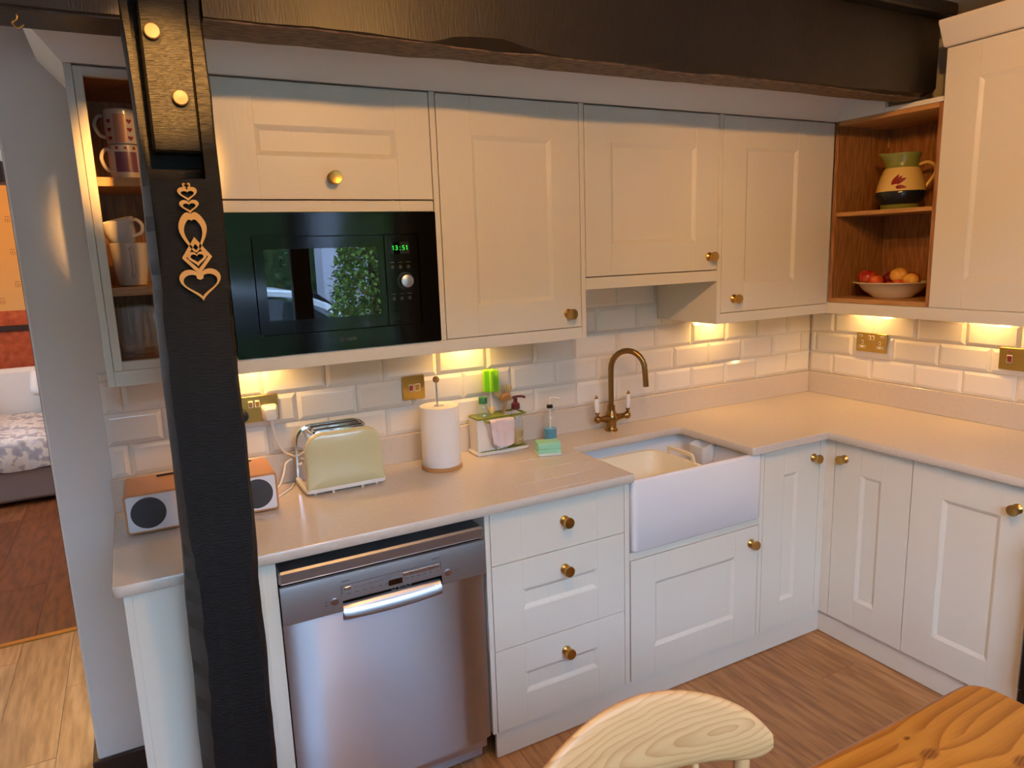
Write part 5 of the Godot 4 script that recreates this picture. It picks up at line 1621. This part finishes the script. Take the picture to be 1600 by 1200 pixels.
	for k in 14:
		var u := -0.02 + 0.03 * k + rng.randf_range(-0.03, 0.03)
		var yy := 0.105 + 0.003 * k + rng.randf_range(-0.006, 0.006)
		var rr := lerpf(0.0898, 0.066, clampf((yy - 0.0705) / 0.0815, 0, 1)) + 0.0008
		obj("painted_dot", mb().lathe([Vector2(0, 0.0006), Vector2(0.0012, 0.0), Vector2(0.0012, -0.001)], 6, Transform3D(Basis(Vector3(0, 0, 1), PI / 2) , Vector3(-cos(u) * rr, yy, sin(u) * rr))), mats.jug_navy, o)
	# fruit bowl
	o = thing("fruit_bowl", "cream pottery bowl with a patterned rim holding fruit", "bowl", Vector3(2.597, 1.3742, 0.545))
	rows = []
	for p in [[0.0, 0.0], [0.07, 0.0], [0.075, 0.003], [0.078, 0.008], [0.11, 0.03], [0.128, 0.055], [0.15, 0.062], [0.1505, 0.065], [0.126, 0.061], [0.105, 0.034], [0.07, 0.013], [0.0, 0.011]]:
		var row := []
		for k in 40:
			var a := TAU * k / 40
			row.append(Vector3(cos(a) * p[0], p[1], sin(a) * p[0]))
		rows.append(row)
	obj("bowl_body", mb().grid(rows, true, 40.0), mats.bowl_cream, o)
	for k in 20:
		var a := TAU * k / 20
		obj("rim_mark", mb().box(Vector3(cos(a) * 0.1385, 0.0646, sin(a) * 0.1385), Vector3(0.013, 0.0008, 0.022), 0.0, Basis(Vector3.UP, -a) * Basis(Vector3(0, 0, 1), 0.14)), mats.jug_green, o)
	var fruits := [["apple", "shiny red apple at the end of the fruit bowl nearest the corner cabinet", "apple_red", Vector3(-0.038, 0.079, -0.088), 0.038, "apple"],
		["nectarine", "orange-red nectarine beside the shiny red apple in the fruit bowl", "nectarine", Vector3(-0.08, 0.066, -0.022), 0.029, "nectarine"],
		["plum", "dark red plum behind the nectarine in the fruit bowl", "plum", Vector3(0.018, 0.072, -0.022), 0.033, "plum"],
		["apricot", "yellow apricot resting on top of the fruit in the bowl", "apricot", Vector3(-0.02, 0.090, 0.035), 0.033, "apricot"],
		["nectarine", "low red nectarine between the orange one and the yellow apricot", "nectarine", Vector3(-0.055, 0.046, 0.028), 0.025, "nectarine"],
		["apricot", "orange apricot half hidden by the side of the shelf unit", "apricot", Vector3(-0.03, 0.073, 0.094), 0.029, "apricot"],
		["nectarine", "nectarine low down under the yellow apricot", "nectarine", Vector3(-0.066, 0.058, 0.068), 0.021, "nectarine"],
		["apple", "red apple at the back of the fruit bowl", "apple_red", Vector3(0.062, 0.066, 0.035), 0.036, "apple"]]
	for fr in fruits:
		var fo := thing(fr[0], fr[1], fr[5], o.position + fr[3])
		var rr: float = fr[4]
		var rows2 := []
		for i in 15:
			var ph := PI * i / 14.0
			var row := []
			for k in 20:
				var a := TAU * k / 20
				var dimple := 0.16 * exp(-pow(ph / 0.42, 2.0)) if fr[0] != "plum" else 0.05 * exp(-pow(ph / 0.3, 2.0))
				var crease := (0.05 * exp(-pow(wrapf(a - 1.9, -PI, PI) / 0.25, 2.0)) * sin(ph)) if fr[0] != "apple" else 0.0
				row.append(Vector3(sin(ph) * cos(a) * rr * (1.0 - crease), (cos(ph) * 0.94 - dimple) * rr, sin(ph) * sin(a) * rr * (1.0 - crease)))
			rows2.append(row)
		obj("flesh", mb().grid(rows2, true, 60.0), mats[fr[2]], fo)
		if fr[0] == "apple":
			obj("stalk", mb().tube([Vector3(0, rr * 0.76, 0), Vector3(0.003, rr * 1.05, 0.001)], 0.0012, 6), mats.bark, fo)
		fo.rotation = Vector3(rng.randf_range(-0.4, 0.4), rng.randf_range(0, 6), rng.randf_range(-0.4, 0.4))

func arc_patch(r: float, a0: float, a1: float, y0: float, y1: float) -> Array:
	var g := []
	for i in 2:
		var row := []
		for j in 9:
			var a := lerpf(a0, a1, j / 8.0)
			row.append(Vector3(cos(a) * r, [y0, y1][i], sin(a) * r))
		g.append(row)
	return g

func long_heart(hw: float, top: float, bottom: float, cnt := 36) -> Array:
	var o := []
	for k in cnt:
		var t := TAU * k / cnt
		var x := pow(absf(sin(t)), 1.35) * signf(sin(t))
		var y := cos(t)
		var yy := (y + 1.0) * 0.5
		yy -= 0.10 * exp(-pow(wrapf(t, -PI, PI) / 0.32, 2.0))
		o.append(Vector2(x * hw * (0.62 + 0.38 * smoothstep(0.0, 0.7, yy)), lerpf(bottom, top, yy)))
	return o

# ------------------------------------------------------------------ table and chair
func furniture() -> void:
	var t := thing("dining_table", "orange pine dining table with rounded corners", "table", Vector3(0.54, 0.0, 2.13))
	# top: x -0.16 .. 1.238, z 1.68 .. 2.58
	var rim := rounded([Vector2(-0.70, -0.45), Vector2(0.698, -0.45), Vector2(0.698, 0.45), Vector2(-0.70, 0.45)], [0.055], 8)
	var m := mb()
	var lv := [[-0.006, 0.714], [0.0, 0.72], [0.0, 0.741], [-0.003, 0.747], [-0.009, 0.75]]
	var g := []
	for l in lv:
		var row := []
		for p in rim:
			var q: Vector2 = p
			row.append(Vector3(q.x * (1.0 + l[0] / 0.7), l[1], q.y * (1.0 + l[0] / 0.45)))
		g.append(row)
	m.grid(g, true, 50.0)
	var tp := PackedVector2Array()
	for p in g[4]:
		tp.append(Vector2(p.x, p.z))
	var idx := Geometry2D.triangulate_polygon(tp)
	for k in range(0, idx.size(), 3):
		m.tri(g[4][idx[k]], g[4][idx[k + 1]], g[4][idx[k + 2]], Vector3.UP, Vector3.UP, Vector3.UP)
	for i in m.v.size():                 # rows of the wood picture run along the boards (x)
		m.t[i] = Vector2((m.v[i].z + 0.45) / 0.9, (m.v[i].x + 0.7) / 1.4)
	obj("table_top", m, mats.pine_table, t)
	obj("apron", mb().bx(-0.62, 0.62, 0.62, 0.7135, -0.38, -0.36, 0.002).bx(-0.62, 0.62, 0.62, 0.7135, 0.36, 0.38, 0.002).bx(-0.62, -0.6, 0.62, 0.7135, -0.36, 0.36, 0.002).bx(0.6, 0.62, 0.62, 0.7135, -0.36, 0.36, 0.002), mats.pine_plain, t)
	for sx in [-1.0, 1.0]:
		for sz in [-1.0, 1.0]:
			obj("leg", mb().lathe([Vector2(0, 0), Vector2(0.022, 0), Vector2(0.03, 0.05), Vector2(0.022, 0.1), Vector2(0.034, 0.3), Vector2(0.04, 0.5), Vector2(0.026, 0.56), Vector2(0.04, 0.6), Vector2(0.04, 0.713), Vector2(0, 0.713)], 18, Transform3D(Basis.IDENTITY, Vector3(sx * 0.57, 0, sz * 0.33))), mats.pine_plain, t)
	# chair on the far side of the table, its back to the units
	var c := thing("dining_chair", "pine dining chair with a broad arched top rail, pushed up to the table", "chair", Vector3(0.482, 0.0, 1.60))
	g = []
	var nx := 44
	for i in nx + 1:
		var s := -1.0 + 2.0 * i / nx
		var x := 0.262 * sin(s * PI / 2)
		var e := absf(x) / 0.262
		var top := 0.895 - 0.095 * e * e - 0.022 * pow(e, 10.0)
		var bot := 0.752 - 0.034 * e * e + 0.028 * pow(e, 16.0)
		var z := -0.045 * (1.0 - e * e) + 0.012
		var lean := 0.10
		var row := []
		var hh := (top - bot) * 0.5
		var mid := (top + bot) * 0.5
		for k in 20:
			var a := TAU * k / 20
			var yy := mid + signf(sin(a)) * pow(absf(sin(a)), 0.35) * hh
			var zz := cos(a) * 0.0115
			row.append(Vector3(x, yy, z + zz - (yy - 0.75) * lean))
		g.append(row)
	var rail := mb()
	rail.grid(g, true, 40.0)
	for e in [g[0], g[nx]]:
		var mid := Vector3.ZERO
		for p in e:
			mid += p / 20.0
		var nn := Vector3(signf(mid.x), 0, 0)
		for k in 20:
			rail.tri(mid, e[k], e[(k + 1) % 20], nn, nn, nn)
	for i in rail.v.size():
		rail.t[i] = Vector2(clampf((rail.v[i].y - 0.70) / 0.22, 0, 1), (rail.v[i].x + 0.27) / 0.54)
	obj("top_rail", rail, mats.pine_chair, c)
	for s in [-1.0, 1.0]:
		obj("back_post", mb().tube([Vector3(s * 0.17, 0.45, 0.05), Vector3(s * 0.2, 0.62, 0.005), Vector3(s * 0.225, 0.76, -0.012)], [0.019, 0.017, 0.013], 12), mats.pine_plain, c)
		obj("leg", mb().tube([Vector3(s * 0.16, 0.43, 0.07), Vector3(s * 0.18, 0.22, 0.03), Vector3(s * 0.2, 0.0, -0.01)], [0.016, 0.021, 0.014], 12), mats.pine_plain, c)
		obj("leg", mb().tube([Vector3(s * 0.17, 0.43, 0.35), Vector3(s * 0.185, 0.22, 0.37), Vector3(s * 0.2, 0.0, 0.39)], [0.016, 0.021, 0.014], 12), mats.pine_plain, c)
		obj("stretcher", mb().tube([Vector3(s * 0.185, 0.2, 0.028), Vector3(s * 0.188, 0.2, 0.2), Vector3(s * 0.187, 0.2, 0.368)], [0.009, 0.013, 0.009], 10), mats.pine_plain, c)
	obj("stretcher", mb().tube([Vector3(-0.187, 0.2, 0.2), Vector3(0, 0.2, 0.2), Vector3(0.187, 0.2, 0.2)], [0.009, 0.013, 0.009], 10), mats.pine_plain, c)
	for k in 5:
		var x := -0.12 + 0.06 * k
		obj("spindle", mb().tube([Vector3(x * 0.9, 0.45, 0.04), Vector3(x, 0.62, 0.0), Vector3(x * 1.08, 0.775, -0.036)], [0.007, 0.010, 0.007], 10), mats.pine_plain, c)
	obj("seat", mb().prism(rounded([Vector2(-0.2, 0.02), Vector2(0.2, 0.02), Vector2(0.215, 0.42), Vector2(-0.215, 0.42)], [0.06, 0.06, 0.05, 0.05], 6), 0.035, Transform3D(Basis(Vector3.RIGHT, Vector3.BACK, Vector3.DOWN), Vector3(0, 0.463, 0)), 0.006), mats.pine_plain, c)

# ------------------------------------------------------------------ next room seen past the end of the wall
func next_room() -> void:
	var fl := struct("floor_hall", mb().bx(ROOM_L - 0.1, 0.6, -0.12, -0.0125, -4.7, -1.166), mats.black_gap, "orange-brown board floor of the next room")
	planks(fl, ROOM_L, 0.6, -4.7, -1.19, 0.24, 1.9, "hall_plank", 3)
	struct("trim_1", mb().bx(ROOM_L, -0.45, -0.010, 0.006, -1.19, -1.155, 0.003), mats.brass, "brass threshold strip between the two wood floors")
	struct("wall_hall", mb().bx(-0.455, 0.6, 0.0, CEIL, -1.29, -1.165).bx(0.48, 0.6, 0.0, CEIL, -4.7, -1.29).bx(ROOM_L, -0.455, 2.035, CEIL, -1.29, -1.165), mats.wall_paint, "white wall round the doorway to the next room")
	struct("door_1", mb().bx(-0.5365, -0.445, 0.0, 2.033, -1.292, -1.15, 0.003).bx(ROOM_L, -0.5365, 1.953, 2.034, -1.292, -1.15, 0.003), mats.dark_stain, "dark stained frame of the doorway to the next room")
	# back wall of the room: paper above, printed border, red dado
	var w := struct("wall_bedroom", mb().bx(ROOM_L, 0.6, -0.02, CEIL, -4.82, -4.7), mats.wallpaper, "tan papered wall of the next room with a red dado")
	obj("dado", mb().bx(ROOM_L, 0.48, 0.0, 1.27, -4.7, -4.696), mats.dado_red, w)
	obj("dado_rail", mb().bx(ROOM_L, 0.48, 1.105, 1.15, -4.7, -4.672, 0.004), mats.dark_stain, w)
	for i in 7:
		for k in 7:
			var at := Vector3(-1.55 + i * 0.24 + (0.12 if k % 2 else 0.0), 1.36 + k * 0.13, -4.6985)
			var pm := mb()
			for q in [[-0.014, -0.016, 0.004, 0.03], [0.0, -0.018, 0.004, 0.036], [0.014, -0.016, 0.004, 0.03], [0.0, 0.012, 0.036, 0.004]]:
				pm.box(at + Vector3(q[0], q[1], 0), Vector3(q[2], q[3], 0.0008))
			obj("paper_motif", pm, mats.wallpaper_print, w)
	var bl := thing("ceiling_lamp", "round ceiling lamp with a warm bulb in the next room", "ceiling lamp", Vector3(-0.9, CEIL, -3.4))
	obj("base", mb().lathe([Vector2(0, 0), Vector2(0.06, 0), Vector2(0.06, -0.012), Vector2(0.03, -0.02), Vector2(0.018, -0.025), Vector2(0.018, -0.04), Vector2(0, -0.04)], 24), mats.white_metal, bl)
	obj("bulb", mb().lathe([Vector2(0, -0.04), Vector2(0.014, -0.041), Vector2(0.024, -0.055), Vector2(0.03, -0.072), Vector2(0.024, -0.09), Vector2(0.012, -0.099), Vector2(0, -0.101)], 20), mats.bulb_glow, bl)
	var ll := OmniLight3D.new()
	ll.name = "lamp_light"
	ll.position = Vector3(0, -0.071, 0)
	ll.light_color = WARM
	ll.light_energy = 0.9
	ll.light_size = 0.03
	ll.omni_range = 12.0
	ll.omni_attenuation = 2.0
	ll.shadow_enabled = true
	bl.add_child(ll)
	# day bed
	var b := thing("day_bed", "grey upholstered day bed in the next room", "bed", Vector3(-1.25, 0.0, -3.85))
	obj("base", mb().bx(-0.64, 0.72, 0.03, 0.26, -0.52, 0.5, 0.02), mats.grey_fabric, b)
	obj("mattress", mb().bx(-0.63, 0.71, 0.262, 0.40, -0.52, 0.49, 0.03), mats.linen, b)
	obj("headboard", mb().bx(-0.64, 0.72, 0.03, 0.83, -0.62, -0.53, 0.03), mats.linen, b)
	var g := []
	var nz := FastNoiseLite.new()
	nz.seed = 77
	nz.frequency = 2.5
	for i in 15:
		var row := []
		for j in 31:
			var x := lerpf(-0.66, 0.74, j / 30.0)
			var t := i / 14.0
			var n := nz.get_noise_2d(x * 1.6, t * 2.0) * 0.03
			if t < 0.7:
				row.append(Vector3(x, 0.47 + n - 0.02 * t, lerpf(-0.5, 0.46, t / 0.7)))
			else:
				var a := (t - 0.7) / 0.3
				row.append(Vector3(x, 0.455 + n - a * 0.2, 0.46 + 0.06 * sin(a * PI * 0.5) + n * 0.4))
		g.append(row)
	var q := tag(obj("quilt", mb().grid(g, false, 70.0), mats.quilt), "grey and cream flowered quilt spread over the day bed", "quilt") as Node3D
	q.position = b.position
	for p in [[-0.35, 0.62, -0.30, 0.5, 0.45, "large cream pillow leaning on the day bed"], [0.44, 0.67, -0.45, 0.25, 0.22, "small white cushion at the end of the day bed"]]:
		var rows := []
		for i in 11:
			var ph := PI * i / 10.0
			var row := []
			for k in 24:
				var a := TAU * k / 24
				var sx := signf(cos(a)) * pow(absf(cos(a)), 0.45)
				var sy := signf(sin(a)) * pow(absf(sin(a)), 0.45)
				row.append(Vector3(sx * p[3] * 0.5 * pow(sin(ph), 0.5), sy * p[4] * 0.5 * pow(sin(ph), 0.5), cos(ph) * 0.07))
			rows.append(row)
		var pl := tag(obj("pillow", mb().grid(rows, true, 60.0), mats.linen), p[5], "pillow") as Node3D
		pl.position = b.position + Vector3(p[0], p[1] + 0.04, p[2])
		pl.rotation = Vector3(-0.35, 0.0, -0.25 if p[3] > 0.4 else -0.1)

# ------------------------------------------------------------------ what the window shows, mirrored in the microwave door
func leaf_mass(seed_: int, cnt: int, place: Callable, size: float) -> MB:
	var r := RandomNumberGenerator.new()
	r.seed = seed_
	var m := mb()
	for i in cnt:
		var at: Vector3 = place.call(r)
		var b := Basis.from_euler(Vector3(r.randf_range(-1.2, 1.2), r.randf_range(0, TAU), r.randf_range(-0.6, 0.6)))
		var l := size * r.randf_range(0.6, 1.4)
		var w := l * 0.3
		var n := b * Vector3(0, 1, 0)
		var p := [at + b * Vector3(0, 0, 0), at + b * Vector3(w, 0.1 * l, l * 0.5), at + b * Vector3(0, -0.05 * l, l), at + b * Vector3(-w, 0.1 * l, l * 0.5)]
		m.tri(p[0], p[1], p[2], n, n, n)
		m.tri(p[0], p[2], p[3], n, n, n)
	return m

func outdoors() -> void:
	var gy := -0.16
	struct("floor_outdoors", mb().bx(-14, 18, gy - 0.2, gy, ROOM_F + 0.14, 26), mats.asphalt, "grey asphalt drive outside the window")
	# hedge
	var h := thing("hedge", "tall dark green hedge beyond the drive outside the window", "hedge", Vector3(0, gy, 10.9))
	var nz := FastNoiseLite.new()
	nz.seed = 21
	nz.frequency = 0.9
	var g := []
	for i in 13:
		var row := []
		var ph := PI * i / 12.0
		for j in 61:
			var x := lerpf(-13.0, 17.0, j / 60.0)
			var hgt := 4.1 + 0.5 * nz.get_noise_2d(x * 0.4, 3.0)
			var r := 1.0 + 0.35 * nz.get_noise_3d(x, i * 0.5, 4.0)
			row.append(Vector3(x, pow(sin(ph), 0.6) * hgt, cos(ph) * -1.1 * r))
		g.append(row)
	obj("hedge_core", mb().grid(g, false, 60.0), mats.hedge_green, h)
	var hl := obj("leaves", leaf_mass(3, 14000, func(r: RandomNumberGenerator) -> Vector3:
		var a := r.randf_range(0.05, 0.75) * PI * 0.75
		return Vector3(r.randf_range(-9, 13), pow(sin(a), 0.6) * 4.1 + r.randf_range(-0.1, 0.25), cos(a) * -1.25 + r.randf_range(-0.15, 0.1)), 0.11), mats.hedge_green, h)
	hl.set_meta("kind", "stuff")
	# conifer by the window
	var c := thing("conifer", "bushy green conifer close outside the window", "tree", Vector3(1.82, gy, 4.75))
	obj("trunk", mb().tube([Vector3(0, 0, 0), Vector3(0.02, 1.4, 0), Vector3(0, 2.7, 0.02)], [0.07, 0.05, 0.015], 10), mats.bark, c)
	var cl := obj("foliage", leaf_mass(8, 16000, func(r: RandomNumberGenerator) -> Vector3:
		var y := pow(r.randf(), 1.2) * 2.7 + 0.1
		var rad := (0.58 * (1.0 - y / 3.1) + 0.06) * sqrt(r.randf_range(0.25, 1.0))
		var a := r.randf_range(0, TAU)
		return Vector3(cos(a) * rad, y, sin(a) * rad), 0.05), mats.conifer_green, c)
	cl.set_meta("kind", "stuff")
	car(Vector3(1.15, gy, 6.9))
	var ga := thing("garage", "pale grey rendered garage across the drive outside the window", "garage", Vector3(4.1, gy, 8.75))
	obj("wall", mb().bx(-1.85, 2.4, 0.0, 2.7, -0.35, 0.1, 0.01), mats.garage_render, ga)
	obj("roof", mb().bx(-2.0, 2.55, 2.7, 2.82, -0.5, 0.15, 0.01), mats.asphalt, ga)
	var gd := obj("garage_door", mb().bx(0.0, 2.1, 0.0, 2.1, -0.37, -0.351, 0.004), mats.car_white, ga)
	for k in 6:
		obj("slat", mb().bx(0.02, 2.08, 0.03 + 0.345 * k, 0.36 + 0.345 * k, -0.382, -0.371, 0.005), mats.car_white, gd)

func car(at: Vector3) -> void:
	var o := thing("car", "white hatchback parked on the drive outside the window", "car", at)
	# side outline (x forwards), lofted across the width
	var side := pol([-2.05, 0.35, -2.08, 0.62, -2.02, 0.9, -1.86, 1.02, -1.5, 1.34, -1.2, 1.45, -0.3, 1.49, 0.25, 1.43, 0.6, 1.28, 1.02, 1.0, 1.55, 0.92, 1.9, 0.82, 2.05, 0.66, 2.08, 0.42, 2.0, 0.28, 0.0, 0.24, -1.9, 0.26])
	var sm := rounded(side, [0.08], 3)
	var g := []
	for s in [[-1.0, 0.0], [-0.99, 0.7], [-0.93, 0.97], [-0.82, 1.0], [0.82, 1.0], [0.93, 0.97], [0.99, 0.7], [1.0, 0.0]]:
		var row := []
		for p in sm:
			var k: float = lerpf(0.9, 1.0, s[1])
			var tum := 1.0 - 0.2 * smoothstep(0.85, 1.48, p.y)
			row.append(Vector3(p.x * k, lerpf(0.72, p.y, k), s[0] * 0.86 * tum))
		g.append(row)
	var body := mb()
	body.grid(g, true, 50.0)
	obj("body", body, mats.car_white, o)
	for s in [-1.0, 1.0]:
		for win in [pol([-1.42, 1.0, -1.25, 1.3, -0.62, 1.38, -0.6, 1.0]), pol([-0.52, 1.0, -0.54, 1.38, 0.1, 1.36, 0.42, 1.24, 0.72, 1.02])]:
			obj("side_window", mb().prism(win, 0.012, Transform3D(Basis(Vector3.RIGHT, s * -0.30), Vector3(0, 0.07, s * 0.885 + s * 0.31)) if false else Transform3D(Basis(Vector3.RIGHT, -s * 0.28), Vector3(0, 0.045, s * (0.862 + 0.275) )), 0.002), mats.car_glass, o)
	var tw := Basis(Vector3(0, 0, 1), -0.64)
	obj("windscreen", mb().box(Vector3(0.66, 1.262, 0), Vector3(0.62, 0.012, 1.3), 0.003, tw), mats.car_glass, o)
	for x in [-1.28, 1.28]:
		for s in [-1.0, 1.0]:
			var wh := obj("wheel", mb().lathe([Vector2(0, -0.1), Vector2(0.28, -0.1), Vector2(0.31, -0.07), Vector2(0.31, 0.07), Vector2(0.28, 0.1), Vector2(0, 0.1)], 28, Transform3D(Basis(Vector3.RIGHT, PI / 2), Vector3(x, 0.31, s * 0.77))), mats.car_tyre, o)
			obj("hub_cap", mb().lathe([Vector2(0.19, 0.0), Vector2(0.19, 0.012), Vector2(0.05, 0.02), Vector2(0, 0.02)], 20, Transform3D(Basis(Vector3.RIGHT, s * PI / 2), Vector3(x, 0.31, s * 0.872))), mats.satin_silver, wh)
